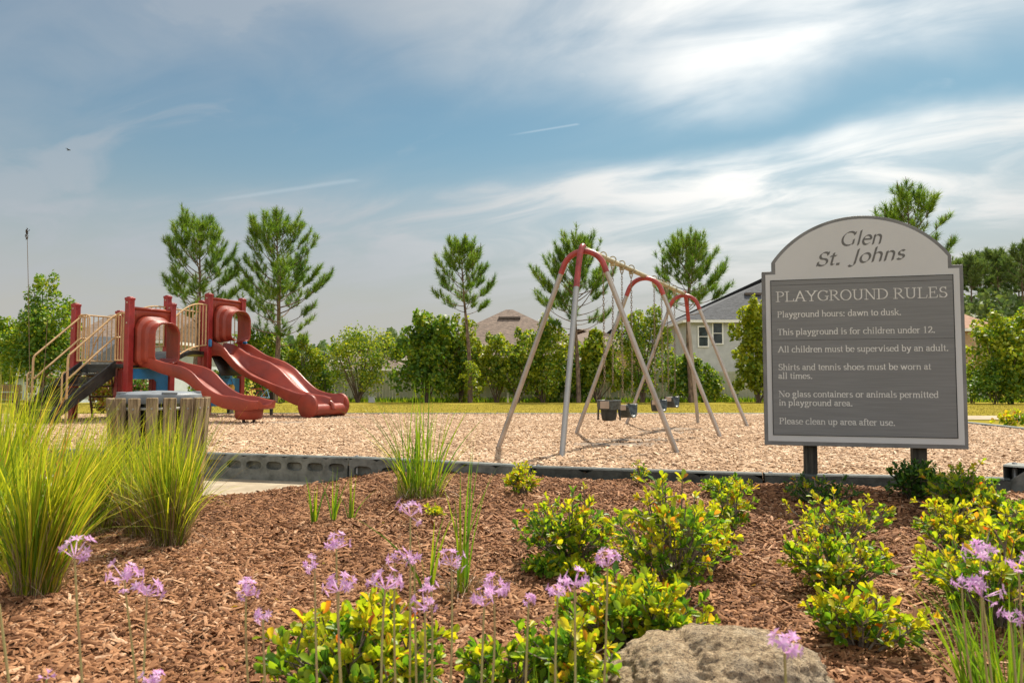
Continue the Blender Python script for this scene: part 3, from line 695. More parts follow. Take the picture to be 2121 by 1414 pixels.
def belt_swing(ta, tb, zb, label):
    a, c = beam_at(ta), beam_at(tb); mid = (a+c)/2; hanger(a); hanger(c)
    root = thing('belt_swing', label, 'swing', (mid.x, mid.y, zb), 'swings hanging from the tan beam')
    half = .21; dip = .17; side = AF
    ends = [mid-bd*half, mid+bd*half]
    for e in ends: e.z = zb+dip
    rows = []
    for i in range(19):
        t = i/18*2-1; z = zb+dip*abs(t)**2.6; wv = .085-.018*abs(t)**3
        rows.append([Vector((mid.x, mid.y, z))+bd*half*math.copysign(abs(t)**.85, t)+side*wv*s_ for s_ in (-1, -.5, 0, .5, 1)])
    b = MB(); b.loft(rows, closed=False); b.build('seat', M['rubber_gl'], root, solid=.014)
    for e, top, s_ in ((ends[0], a, -1), (ends[1], c, 1)):
        lk = e+UP*.13
        b = MB(); b.tube([lk, e+side*.062-UP*.005, e-side*.062-UP*.005], .0055, 6, closed=True); b.build('triangle_link', M['chain'], root)
        b = MB(); pb = e-UP*.035+bd*s_*.012; b.box(pb, (.05, .006, .075) if False else (.008, .09, .07), (bd, side, UP)); b.build('end_plate', M['tagplate'], root, bevel=.003)
        chain_mesh(top-UP*.1, lk).build('chain', M['chain'], root)
    return root
def bucket_swing(ta, tb, zb, label):
    a, c = beam_at(ta), beam_at(tb); mid = (a+c)/2; hanger(a); hanger(c)
    root = thing('bucket_swing', label, 'swing', (mid.x, mid.y, zb), 'swings hanging from the tan beam')
    b = MB(); n = 28
    def ringz(rx, ry, z): return [Vector((mid.x, mid.y, z))+bd*rx*math.cos(t)+AF*ry*math.sin(t) for t in np.linspace(0, 2*math.pi, n, endpoint=False)]
    b.loft([ringz(.150, .135, zb+.13), ringz(.158, .142, zb+.24), ringz(.153, .137, zb+.245), ringz(.143, .127, zb+.24), ringz(.138, .122, zb+.13)], cap=False)
    b.build('rim_band', M['rubber_gl'], root)
    b = MB(); b.loft([ringz(.12, .095, zb+.16), ringz(.115, .09, zb+.06), ringz(.10, .078, zb+.0), ringz(.05, .04, zb-.008)], cap=True)
    b.build('seat', M['rubber'], root)
    for s_ in (-1, 1):
        b = MB(); pf = Vector((mid.x, mid.y, zb+.19))+bd*s_*.162; b.box(pf, (.11, .008, .09), (AF, bd, UP)); b.build('end_plate', M['tagplate'], root, bevel=.003)
        b = MB(); pf = Vector((mid.x, mid.y, zb+.13))+AF*s_*.132; b.tube([pf, pf-UP*.13+AF*s_*.004], .011, 8); b.build('strap', M['rubber'], root)
    for s_, top in ((-1, a), (1, c)):
        e = Vector((mid.x, mid.y, zb+.25))+bd*s_*.155; lk = e+UP*.2
        b = MB(); b.tube([lk, e+AF*.1, e-AF*.1], .006, 6, closed=True); b.build('triangle_link', M['chain'], root)
        chain_mesh(top-UP*.1, lk).build('chain', M['chain'], root)
    return root
bucket_swing(.137, .212, .40, 'black full bucket toddler swing hanging in the front bay')
belt_swing(.288, .372, .40, 'belt swing hanging beside the bucket swing in the front bay')
belt_swing(.608, .694, .42, 'belt swing half hidden by the middle leg in the rear bay')
belt_swing(.762, .863, .45, 'farthest belt swing next to the rear tripod')

# ------------------------------------------------------------------ play structure
P0, P1, P2, P1b = Vector((-8.7, 14.4, 0)), Vector((-7.31, 13.8, 0)), Vector((-6.93, 14.7, 0)), Vector((-8.31, 15.3, 0))
P4, P5, P4b, P5b = Vector((-6.68, 15.9, 0)), Vector((-6.32, 16.9, 0)), Vector((-7.80, 16.34, 0)), Vector((-7.44, 17.34, 0))
D1, D2 = 1.19, 1.50
play = thing('play_structure', 'red and tan climbing structure with two decks stairs and two slides', 'playground equipment', (-7.3, 15.3, PLAY_Z))
def Z(p_, z): return Vector((p_.x, p_.y, z))
def post(p_, top, name='post'):
    b = MB(); ax = ((P1-P0).normalized(), (P2-P1).normalized(), UP)
    b.box(Z(p_, (top+PLAY_Z-.1)/2), (.125, .125, top-PLAY_Z+.1), ax); o = b.build(name, M['post_red'], play, bevel=.012)
    c = MB(); c.box(Z(p_, top+.012), (.138, .138, .05), ax); c.box(Z(p_, top+.045), (.09, .09, .02), ax); c.build('post_cap', M['post_red'], o, bevel=.008)
    for z_ in (top-.06, top-.45):
        fn = Vector((ax[0].y, -ax[0].x, 0)).normalized(); fn = -fn if fn.y > 0 else fn
        MB().tube([Z(p_, z_)+fn*.058, Z(p_, z_)+fn*.072], [.020, .013], 10).build('bolt_head', M['tagplate'], o)
for p_, top in ((P0, 2.36), (P1, 2.42), (P2, 2.40), (P1b, 2.30), (P4, 2.74), (P5, 2.74), (P4b, 2.74), (P5b, 2.74)): post(p_, top)
e = P1b.lerp(P2, .684); post(e, D1-.06)
e2 = P1.lerp(P1b, .14); post(Z(e2, 0), D1-.06)
def slab(ps, z, t=.07):
    b = MB(); n = len(ps); b.add([Z(p_, z) for p_ in ps]+[Z(p_, z-t) for p_ in ps], [tuple(range(n)), tuple(range(2*n-1, n-1, -1))]+[(i, n+i, n+(i+1) % n, (i+1) % n) for i in range(n)]); return b
slab([P0, P1, P2, P1b], D1).build('deck', M['deckblack'], play, smooth=False, bevel=.008)
slab([P4, P5, P5b, P4b], D2).build('deck', M['deckblack'], play, smooth=False, bevel=.008)
def barrier(a, c, z0, z1, n, arch=0., r=.017, zb=None, name='barrier', rb=.011):
    """tan tube panel between a and c: rails z0, z1 (tuples for the two ends), n bars, arched top"""
    z0 = z0 if isinstance(z0, tuple) else (z0, z0); z1 = z1 if isinstance(z1, tuple) else (z1, z1)
    def pt(t, zz, h): p_ = a.lerp(c, t); p_.z = zz[0]+(zz[1]-zz[0])*t+h*math.sin(math.pi*t); return p_
    b = MB(); N = 14
    b.tube([pt(i/N, z1, arch) for i in range(N+1)], r, 8); b.tube([pt(i/N, z0, arch*.55) for i in range(N+1)], r, 8)
    for i in range(n+1):
        t = .015+.97*i/n; b.tube([pt(t, z0, arch*.55), pt(t, z1, arch)], rb if 0 < i < n else r, 8)
    return b.build(name, M['tan'], play)
dS = Vector((.92, -.39, 0)).normalized(); dP = Vector((.39, .92, 0)).normalized()
off = .0
barrier(P0.lerp(P1b, .07), P0.lerp(P1b, .93), D1+.08, D1+1.0, 8)
barrier(P1b.lerp(P2, .07), P1b.lerp(P2, .30), D1+.08, D1+1.0, 4)
barrier(P4b.lerp(P5b, .07), P4b.lerp(P5b, .93), D2+.08, D2+1.0, 8)
barrier(P5b.lerp(P5, .07), P5b.lerp(P5, .93), D2+.08, D2+1.0, 9)
# bridge: arched black walkway and its two railings
b = MB(); rows = []
for i in range(17):
    t = i/16; z = D1+(D2-D1)*t+.13*math.sin(math.pi*t)
    l_, r_ = P1b.lerp(P4b, t), P2.lerp(P4, t); l_ = l_.lerp(r_, .1); r_ = r_.lerp(l_, .06)
    rows.append([Z(l_, z), Z(r_, z), Z(r_, z-.08), Z(l_, z-.08)])
b.loft(rows).build('bridge_deck', M['deckblack'], play)
barrier(P2.lerp(P4, .08), P2.lerp(P4, .94), (D1+.14, D2+.14), (D1+.98, D2+1.02), 9, .12)
barrier(P1b.lerp(P4b, .08), P1b.lerp(P4b, .94), (D1+.14, D2+.14), (D1+.98, D2+1.02), 9, .12)
# stair enclosure panels at the top of the stairs
e0, e1 = P0, P1
def U_panel(t0, t1, n):
    a, c = e0.lerp(e1, t0), e0.lerp(e1, t1); b = MB(); za, zb_ = D1+.07, D1+.98
    pth = []
    def q(t, z): p_ = a.lerp(c, t); p_.z = z; return p_
    for t, z in ((0, za), (0, zb_-.08), (.1, zb_-.02), (.3, zb_), (.7, zb_), (.9, zb_-.02), (1, zb_-.08), (1, za+.06), (.9, za), (.0, za)): pth.append(q(t, z))
    b.tube(pth, .017, 8)
    for i in range(1, n): b.tube([q(i/n, za), q(i/n, zb_)], .011, 8)
    b.build('barrier', M['tan'], play)
U_panel(.05, .27, 5); U_panel(.76, .95, 4)
b = MB(); a = P1b.lerp(P0, .35); b.tube([Z(a, D1+.75)]+bez(Z(a, D1+.75), Z(a.lerp(P0, .4), D1+.5), Z(a.lerp(P0, .5), D1+.0), 10)[1:], .016, 8); b.build('grab_bar', M['tan'], play)
# stairs
sdv = Vector((-.39, -.92, 0)).normalized(); tN, tF = .75, .12
nT, fT = e0.lerp(e1, tN), e0.lerp(e1, tF); run, drop = 1.28, D1-PLAY_Z
def sp_(side, s_, dz=0.): p_ = side+sdv*s_; p_.z = D1-drop*s_/run+dz; return p_
for sd_ in (nT, fT):
    b = MB(); ww = (nT-fT).normalized()
    pts = [sp_(sd_, -.02, .06), sp_(sd_, run, .06), sp_(sd_, run, -.16), sp_(sd_, -.02, -.24)]
    pts[2].z = PLAY_Z-.02; pts[1].z = PLAY_Z+.2
    b.add([p_+ww*.02 for p_ in pts]+[p_-ww*.02 for p_ in pts], [(0, 1, 2, 3), (7, 6, 5, 4)]+[(i, 4+i, 4+(i+1) % 4, (i+1) % 4) for i in range(4)])
    b.build('stringer', M['deckblack'], play, smooth=False, bevel=.006)
mp_ = bpy.data.materials.new('perforated_black_sheet'); mp_.use_nodes = True; q = NB(mp_.node_tree); pp = mp_.node_tree.nodes['Principled BSDF']; pp.inputs['Base Color'].default_value = (.03, .03, .027, 1); pp.inputs['Roughness'].default_value = .45
tc = q.n('ShaderNodeTexCoord').outputs['Object']; vo = q.n('ShaderNodeSeparateXYZ'); mp_.node_tree.links.new(tc, vo.inputs[0])
su_ = q.m('ADD', q.m('MULTIPLY', vo.outputs[0], .92), q.m('MULTIPLY', vo.outputs[1], -.39)); sv_ = q.m('ADD', q.m('ADD', q.m('MULTIPLY', vo.outputs[0], .39), q.m('MULTIPLY', vo.outputs[1], .92)), vo.outputs[2])
hole = q.m('GREATER_THAN', q.m('MULTIPLY', q.m('SINE', q.m('MULTIPLY', q.m('ADD', su_, sv_), 110.)), q.m('SINE', q.m('MULTIPLY', q.m('SUBTRACT', su_, sv_), 110.))), .30)
trn = q.n('ShaderNodeBsdfTransparent'); mxs = q.n('ShaderNodeMixShader'); mp_.node_tree.links.new(hole, mxs.inputs[0]); mp_.node_tree.links.new(pp.outputs[0], mxs.inputs[1]); mp_.node_tree.links.new(trn.outputs[0], mxs.inputs[2]); mp_.node_tree.links.new(mxs.outputs[0], mp_.node_tree.nodes['Material Output'].inputs[0])
M['perf'] = mp_
ns = 5
for i in range(ns):
    s0 = run*i/ns; s1 = run*(i+1)/ns; zt = D1-drop*(i+1)/(ns+.3)+.02
    a, c = fT+sdv*s0+ww*.022, nT+sdv*s0-ww*.022; a2, c2 = fT+sdv*(s1+.03)+ww*.022, nT+sdv*(s1+.03)-ww*.022
    b = MB(); b.add([Z(a, zt), Z(c, zt), Z(c2, zt), Z(a2, zt)], [(0, 1, 2, 3)])
    zp = D1-drop*i/(ns+.3)+.015
    b.add([Z(a, zt+.006), Z(c, zt+.006), Z(c, zp-.05), Z(a, zp-.05)], [(0, 1, 2, 3)])
    o = b.build('step', M['perf'], play, smooth=False, solid=.006)
    b = MB(); b.beam(Z(a2, zt-.012), Z(c2, zt-.012), .03, .035); b.build('nosing', M['deckblack'], o, bevel=.004)
# handrails: two sloping tubes each side with a bent end post
for sd_ in (nT, fT):
    b = MB(); top = sd_.copy(); s_e = .92
    for h0 in (.95, .52):
        b.tube([Z(sd_-sdv*.12, D1+h0), Z(sd_+sdv*.0, D1+h0-.005), Z(sd_+sdv*.08, D1+h0-.06)]+[sp_(sd_, s_e, h0-.02)], .019, 10)
    f = sp_(sd_, s_e, .93); b.tube([f, Z(f+sdv*.02, f.z-.06), Z(f+sdv*.03, .0)], .019, 10)
    g = sp_(sd_, s_e, .52)
    k_ = Z(sd_+sdv*(s_e+.12), f.z-.36)
    b.tube([Z(f+sdv*.03, f.z-.30), Z(f+sdv*.1, f.z-.32), k_, Z(k_, k_.z-.5), Z(f+sdv*.08, k_.z-.62), Z(f+sdv*.03, k_.z-.66)], .015, 8)
    b.build('handrail', M['tan'], play)
# slide hoods
def hood(a, c, z0, ztop, hz, wide, name):
    """moulded panel between posts a and c with a stepped arch tunnel along the slide"""
    mid = (a+c)/2; ex = (c-a).normalized(); half = (c-a).length/2-.065
    b = MB()
    def pt(o_, z, l_): p_ = mid+ex*o_+dS*l_; p_.z = z; return p_
    w_ = wide
    # panel: top band and two side bands, a few cm thick
    for (o0, o1, za, zb_) in ((-half, half, hz+.06, ztop),):
        b.add([pt(o0, za, -.02), pt(o1, za, -.02), pt(o1, zb_, -.02), pt(o0, zb_, -.02), pt(o0, za, .02), pt(o1, za, .02), pt(o1, zb_, .02), pt(o0, zb_, .02)],
              [(0, 1, 2, 3), (4, 7, 6, 5), (0, 4, 5, 1), (1, 5, 6, 2), (2, 6, 7, 3), (3, 7, 4, 0)])
    b.add([pt(-half, ztop-.03, .02), pt(half, ztop-.03, .02), pt(half, ztop, .045), pt(-half, ztop, .045), pt(-half, ztop+.012, .02), pt(half, ztop+.012, .02)], [(0, 1, 2, 3), (3, 2, 5, 4)])
    def arch_outline(g):
        """n-shaped outline, inset by g, its lower corners turned inwards"""
        w2 = w_-g; zt = hz-g*1.2+.02; zb_ = z0+g*.4; r = .29-g*.5; r2 = .13
        pts = [(-w2+.17, zb_)]
        pts += [(-w2+r2+r2*math.cos(t), zb_+r2+r2*math.sin(t)) for t in np.linspace(-math.pi/2, -math.pi, 7)]
        pts += [(-w2+r+r*math.cos(t), zt-r+r*math.sin(t)) for t in np.linspace(math.pi, math.pi/2, 9)]
        return pts+[(-x_, z_) for x_, z_ in reversed(pts)]
    ao = arch_outline(0); zm_ = (z0+hz)/2; rect = []
    for o_, z_ in ao:
        dx, dz = o_, z_-zm_; k_ = min((half+.0)/max(abs(dx), 1e-6), ((ztop-.002-zm_) if dz > 0 else (zm_-z0))/max(abs(dz), 1e-6)); rect.append((dx*max(k_, 1.0), zm_+dz*max(k_, 1.0)))
    for l_ in (-.016, .016): b.loft([[pt(o_, z_, l_) for o_, z_ in ao], [pt(o_, z_, l_) for o_, z_ in rect]], closed=False)
    secs = [(.0, 0), (.11, .008), (.15, .058), (.25, .066), (.29, .112), (.44, .118), (.455, .10)]
    b.loft([[pt(o_, z_, l_) for o_, z_ in arch_outline(g)] for l_, g in secs], closed=False)
    return b.build(name, M['plastic_red'], play, solid=.022, angle=24)
hood(P1, P2, D1-.02, 2.27, 2.10, .40, 'slide_hood')
hood(P4, P5, D2+.22, 2.69, 2.53, .42, 'slide_hood')
# slides
def interp(tab, x): return float(np.interp(x, [a for a, _ in tab], [b_ for _, b_ in tab]))
def smooth_tab(tab, n=60):
    xs_ = np.linspace(tab[0][0], tab[-1][0], n); ys_ = np.interp(xs_, [a for a, _ in tab], [b_ for _, b_ in tab])
    for _ in range(3): ys_[1:-1] = (ys_[:-2]+2*ys_[1:-1]+ys_[2:])/4
    return list(zip(xs_, ys_))
rim = smooth_tab([(-.05, 1.30), (.30, 1.30), (.5, 1.25), (.68, 1.20), (.9, 1.17), (1.12, 1.13), (1.3, 1.07), (1.43, 1.0), (1.66, .80), (1.85, .69), (2.01, .62), (2.2, .585), (2.44, .575), (2.62, .53), (2.80, .50), (2.95, .50)])
bed = smooth_tab([(-.05, 1.20), (.2, 1.19), (.5, 1.09), (.9, 1.0), (1.2, .92), (1.5, .75), (1.8, .56), (2.1, .44), (2.4, .40), (2.7, .40), (2.88, .42), (2.95, .44)])
mid1 = (P1+P2)/2
def lane_pt(mid, L_, o_, z): p_ = mid+dS*L_+dP*o_; p_.z = z; return p_
rings = []
for L_ in np.linspace(-.02, 2.93, 60):
    r_, bb = interp(rim, L_), interp(bed, L_); w_ = .27
    if L_ > 2.75: w_ = .27-.06*((L_-2.75)/.18)**2
    prof = [(-w_+.01, bb-.06), (-w_-.025, r_-.01), (-w_-.015, r_+.012), (-w_+.008, r_+.016), (-w_+.028, r_), (-w_+.06, bb+.05), (-w_+.11, bb+.006), (0, bb-.004),
            (w_-.11, bb+.006), (w_-.06, bb+.05), (w_-.028, r_), (w_-.008, r_+.016), (w_+.015, r_+.012), (w_+.025, r_-.01), (w_-.01, bb-.06)]
    rings.append([lane_pt(mid1, L_, o_, z) for o_, z in prof])
sl1 = MB().loft(rings).build('single_slide', M['plastic_red'], play, angle=60)
b = MB(); cpt = lane_pt(mid1, 2.52, 0, 0)
b.lathe([(.21, .17), (.245, .21), (.25, .34), (.235, .40)], cpt, 28); b.build('slide_foot', M['plastic_red'], sl1)
b = MB()
for o_ in (-.13, .13): b.beam(lane_pt(mid1, 2.52, o_, .0), lane_pt(mid1, 2.52, o_, .2), .04, .04, dS)
b.build('slide_leg', M['deckblack'], sl1)
mid2 = (P4+P5)/2
nearR = smooth_tab([(-.05, 1.72), (.22, 1.70), (.45, 1.60), (.616, 1.41), (.906, 1.16), (1.31, .94), (1.71, .82), (2.15, .69), (2.43, .605), (2.6, .58), (2.75, .57), (2.95, .5)])
farR = smooth_tab([(-.05, 1.72), (.22, 1.70), (.45, 1.58), (.73, 1.43), (1.0, 1.36), (1.28, 1.28), (1.58, 1.12), (1.93, .82), (2.16, .66), (2.47, .58), (2.75, .56), (2.95, .5)])
rings = []
for L_ in np.linspace(-.02, 2.93, 64):
    a_, c_ = interp(nearR, L_), interp(farR, L_); dp = .13+.02*math.sin(L_*3)
    if L_ > 2.5: dp = .13+.05*(L_-2.5)/.43
    if L_ < .4: dp = .13+.09*(1-max(L_, 0)/.4)
    bn, bf = min(a_, c_)-dp+.0, c_-dp; w_ = .50; n_b = (a_*.65+c_*.35)-dp-.03
    prof = [(-w_+.02, n_b-.07), (-w_-.03, a_-.01), (-w_-.018, a_+.014), (-w_+.008, a_+.018), (-w_+.03, a_), (-w_+.07, n_b+.05), (-w_+.13, n_b), (-.16, n_b), (-.09, (n_b+c_)/2), (-.045, c_-.03), (-.02, c_),
            (.02, c_), (.045, c_-.03), (.09, bf+.05), (.15, bf), (w_-.13, bf), (w_-.07, bf+.05), (w_-.03, c_), (w_-.008, c_+.018), (w_+.018, c_+.014), (w_+.03, c_-.01), (w_-.02, bf-.07)]
    rings.append([lane_pt(mid2, L_, o_, z) for o_, z in prof])
sl2 = MB().loft(rings).build('double_slide', M['plastic_red'], play, angle=60)
b = MB()
for o_ in (-.53, .53):   # round curled cheeks at the foot
    b = MB()
    for r_, ts_ in ((.235, (-.03, .03)),):
        n = 32; A_ = [lane_pt(mid2, 2.76+r_*math.cos(t), o_+ts_[0], .345+r_*1.08*math.sin(t)) for t in np.linspace(0, 2*math.pi, n, endpoint=False)]
        B_ = [lane_pt(mid2, 2.76+r_*math.cos(t), o_+ts_[1], .345+r_*1.08*math.sin(t)) for t in np.linspace(0, 2*math.pi, n, endpoint=False)]
        A0 = [lane_pt(mid2, 2.76+r_*.86*math.cos(t), o_+ts_[0]-.018, .345+r_*.93*math.sin(t)) for t in np.linspace(0, 2*math.pi, n, endpoint=False)]
        B0 = [lane_pt(mid2, 2.76+r_*.86*math.cos(t), o_+ts_[1]+.018, .345+r_*.93*math.sin(t)) for t in np.linspace(0, 2*math.pi, n, endpoint=False)]
        b.loft([A0, A_, B_, B0])
    b.build('slide_cheek', M['plastic_red'], sl2)
b = MB(); b.tube([lane_pt(mid2, 2.86, -.5, .27), lane_pt(mid2, 2.86, .5, .27)], .125, 20)
b.tube([lane_pt(mid2, 2.70, -.03, .47), lane_pt(mid2, 2.86, -.01, .45), lane_pt(mid2, 2.96, 0, .38), lane_pt(mid2, 3.0, 0, .27)], .05, 12)
b.build('slide_lip', M['plastic_red'], sl2)
b = MB()
for o_ in (-.3, .3): b.beam(lane_pt(mid2, 2.76, o_, .0), lane_pt(mid2, 2.76, o_, .2), .05, .12, dP)
b.beam(lane_pt(mid2, 1.35, 0, .0), lane_pt(mid2, 1.35, 0, .62), .05, .05, dP)
b.build('slide_leg', M['deckblack'], sl2)
b = MB()
for o_ in (-.56, .50): b.box(lane_pt(mid2, .10, o_, 1.69), (.12, .05, .17), (dS, dP, UP))
b.build('slide_bracket', M['blue'], play, bevel=.03)
# under-deck panels
def board(a, c, poly, th, name, m_, out=None):
    ex = (c-a).normalized(); N_ = Vector((ex.y, -ex.x, 0)); o = MB().prism(poly, (Z(a, 0)+N_*.03, ex, UP, N_), th); return o.build(name, m_, play, smooth=False, bevel=.004)
Lw = (P2-P1).length
board(P1, P2, [(.07, 1.10), (.07, .90), (Lw-.40, .90), (Lw-.34, .84), (Lw-.34, .5), (Lw-.08, .5), (Lw-.08, 1.10)], .03, 'counter_panel', M['blue'])
L5 = (P5-P4).length
top = [(L5-.08, .92)]+[(L5/2+.22*math.cos(t), .92+.16*math.sin(t)) for t in np.linspace(0, math.pi, 14)]+[(.07, .92)]
board(P4, P5, [(.07, .30), (L5-.08, .30)]+top, .03, 'activity_panel', M['blue'])
ex = (P5-P4).normalized(); N_ = Vector((ex.y, -ex.x, 0)); c0 = Z(P4.lerp(P5, .55), .70)+N_*.05
b = MB(); b.tube([c0, c0+N_*.06], .05, 16); b.tube([c0+N_*.06, c0+N_*.065, c0+N_*.12], [.05, .085, .085], 20); b.build('spinner', M['yellow'], play)
b = MB(); b.tube([c0+N_*.001-ex*.0, c0+N_*.055], .085, 20); b.build('spinner_hub', M['white_pl'], play)
b = MB(); b.tube([c0+UP*.22-ex*.1, c0+UP*.24+N_*.02, c0+UP*.2+ex*.1, c0+ex*.22-UP*.02], .008, 6); b.build('track_wire', M['deckblack'], play)
b = MB(); a, c = P4.lerp(P5, .08)+N_*.02, P4.lerp(P5, .92)+N_*.02
b.add([Z(a, 1.42), Z(c, 1.42), Z(P4.lerp(P5, .75)+N_*.3, .98), Z(P4.lerp(P5, .08)+N_*.3, .98)], [(0, 1, 2, 3)]); b.build('skirt_panel', M['deckblack'], play, solid=.02)
# ladder climber on the left-hand side of the low deck
b = MB(); outv = Vector((.39*.3-.92*.25, .92*.3+.39*.25, 0))
la, lb = P0.lerp(P1b, .25), P0.lerp(P1b, .8)
ov = (P0-P1).normalized()*.05+Vector((0, .35, 0))
for p_ in (la, lb): b.tube([Z(p_, D1), Z(p_+ov, PLAY_Z)], .022, 8)
for i in range(1, 5):
    t = i/5; b.tube([Z(la+ov*t, D1+(PLAY_Z-D1)*t), Z(lb+ov*t, D1+(PLAY_Z-D1)*t)], .018, 8)
b.build('ladder', M['wood_brown'], play)

# ------------------------------------------------------------------ litter bin
TC = Vector((-2.745, 5.66, -.085)); bin_ = thing('litter_bin', 'round slatted wooden litter bin with grey lid standing on the concrete pad', 'litter bin', TC)
n = 18; rt, rb = .350, .300; ht = .845
for i in range(n):
    a = 2*math.pi*(i+.35)/n+random.uniform(-.02, .02); d = Vector((math.cos(a), math.sin(a), 0)); s_ = Vector((-d.y, d.x, 0))
    pb, pt_ = TC+d*rb+UP*.02, TC+d*rt+UP*(ht+random.uniform(-.006, .006)); ax = (pt_-pb).normalized(); nn = s_.cross(ax).normalized()
    b = MB(); b.box((pb+pt_)/2, (random.uniform(.076, .088), .034, (pt_-pb).length), (s_, nn, ax)); o = b.build('slat', M['wood_grey'], bin_, bevel=.005)
    if math.sin(a) < .25:
        b = MB()
        for z in (.1, ht-.08):
            q_ = pb.lerp(pt_, z/ht)+(d-UP*.05)*.0175; b.tube([q_-d*.004, q_+d*.004], [.009, .007], 10)
        b.build('bolt', M['galv'], o)
for z in (.12, ht-.08):
    r_ = rb+(rt-rb)*z/ht-.02; b = MB(); b.tube([TC+Vector((r_*math.cos(t), r_*math.sin(t), z)) for t in np.linspace(0, 2*math.pi, 48, endpoint=False)], .012, 6, closed=True); b.build('hoop', M['galv'], bin_)
b = MB(); b.lathe([(.24, .03), (.28, ht-.1), (.295, ht-.03), (.285, ht-.02), (.27, ht-.03)], TC, 40); b.build('liner', M['liner'], bin_)
b = MB(); b.lathe([(.302, ht-.045), (.305, ht-.002), (.300, ht+.022), (.292, ht+.030), (.285, ht+.024), (.26, ht+.030), (.24, ht+.040), (.17, ht+.046), (.15, ht+.040), (.12, ht+.047), (.02, ht+.052)], TC, 56)
for k in range(4):
    a = R(40+90*k); d = Vector((math.cos(a), math.sin(a), 0)); b.box(TC+d*.27+UP*(ht+.035), (.05, .10, .016), (d, Vector((-d.y, d.x, 0)), UP))
b.build('lid', M['lid'], bin_, bevel=.003)

# ------------------------------------------------------------------ boulder
bc = PD(1490, 1360, 2.12); bo = bmesh.new(); bmesh.ops.create_icosphere(bo, subdivisions=6, radius=1)
for v in bo.verts:
    p_ = v.co.copy(); n1_ = mnoise.fractal(p_*1.5+Vector((3.1, .4, 7)), 1.0, 2.0, 4); n2_ = mnoise.fractal(p_*7+Vector((1, 5, 2)), 1.0, 2.0, 5); n3_ = mnoise.fractal(Vector((p_.x*22-p_.z*8, p_.y*22, p_.z*16)), .8, 2.1, 3)
    rd = 1+.13*n1_+.04*n2_+.022*n3_
    if p_.x < -.1: rd += -.10*max(0, p_.z)*min(1, (-p_.x-.1)*3)
    rd -= .12*math.exp(-((p_.x+.32)/.08)**2)*max(0, p_.z)
    p_ *= rd
    v.co = Vector((p_.x*.345, p_.y*.24, max(p_.z*.165, -.1)))
me = bpy.data.meshes.new('boulder'); bo.to_mesh(me); bo.free(); me.shade_smooth()
o = link('boulder', me, M['rock']); o.location = (bc.x-.005, 2.12, .012); tag(o, 'large tan speckled boulder half buried in the mulch', 'boulder')

# ------------------------------------------------------------------ plants: leaf templates
LEAF_V = np.array([(0, 0, 0), (-.42, .32, .05), (-1., .66, .10), (-.68, .91, .05), (0, 1., -.05), (.68, .91, .05), (1., .66, .10), (.42, .32, .05), (0, .64, -.015)], float)*np.array([.235, 1, 1])
LEAF_F = np.array([(0, 1, 2, 8), (8, 2, 3, 4), (0, 8, 6, 7), (8, 4, 5, 6)])
DIA_V = np.array([(0, -.5, 0), (.42, 0, .08), (0, .5, 0), (-.42, 0, .08)], float); DIA_F = np.array([(0, 1, 2, 3)])
def rosettes(tips, dirs, nper, size, spread=1.0):
    """whorls of leaves around shoot tips"""
    T = np.repeat(tips, nper, 0); D = np.repeat(unit(dirs), nper, 0); n = len(T)
    rv = unit(RNG.normal(size=(n, 3))); side = unit(rv-D*np.sum(rv*D, 1, keepdims=True))
    el = RNG.uniform(.15, 1.0, n)[:, None]*spread
    ld = D*np.cos(el*1.2)+side*np.sin(el*1.2)
    pos = T-D*RNG.uniform(0, .03, n)[:, None]
    return inst(LEAF_V, LEAF_F, frames(ld, D+RNG.normal(0, .25, (n, 3))), size*RNG.uniform(.42, 1.2, n)*(1-.25*RNG.integers(0, 2, n)), pos)
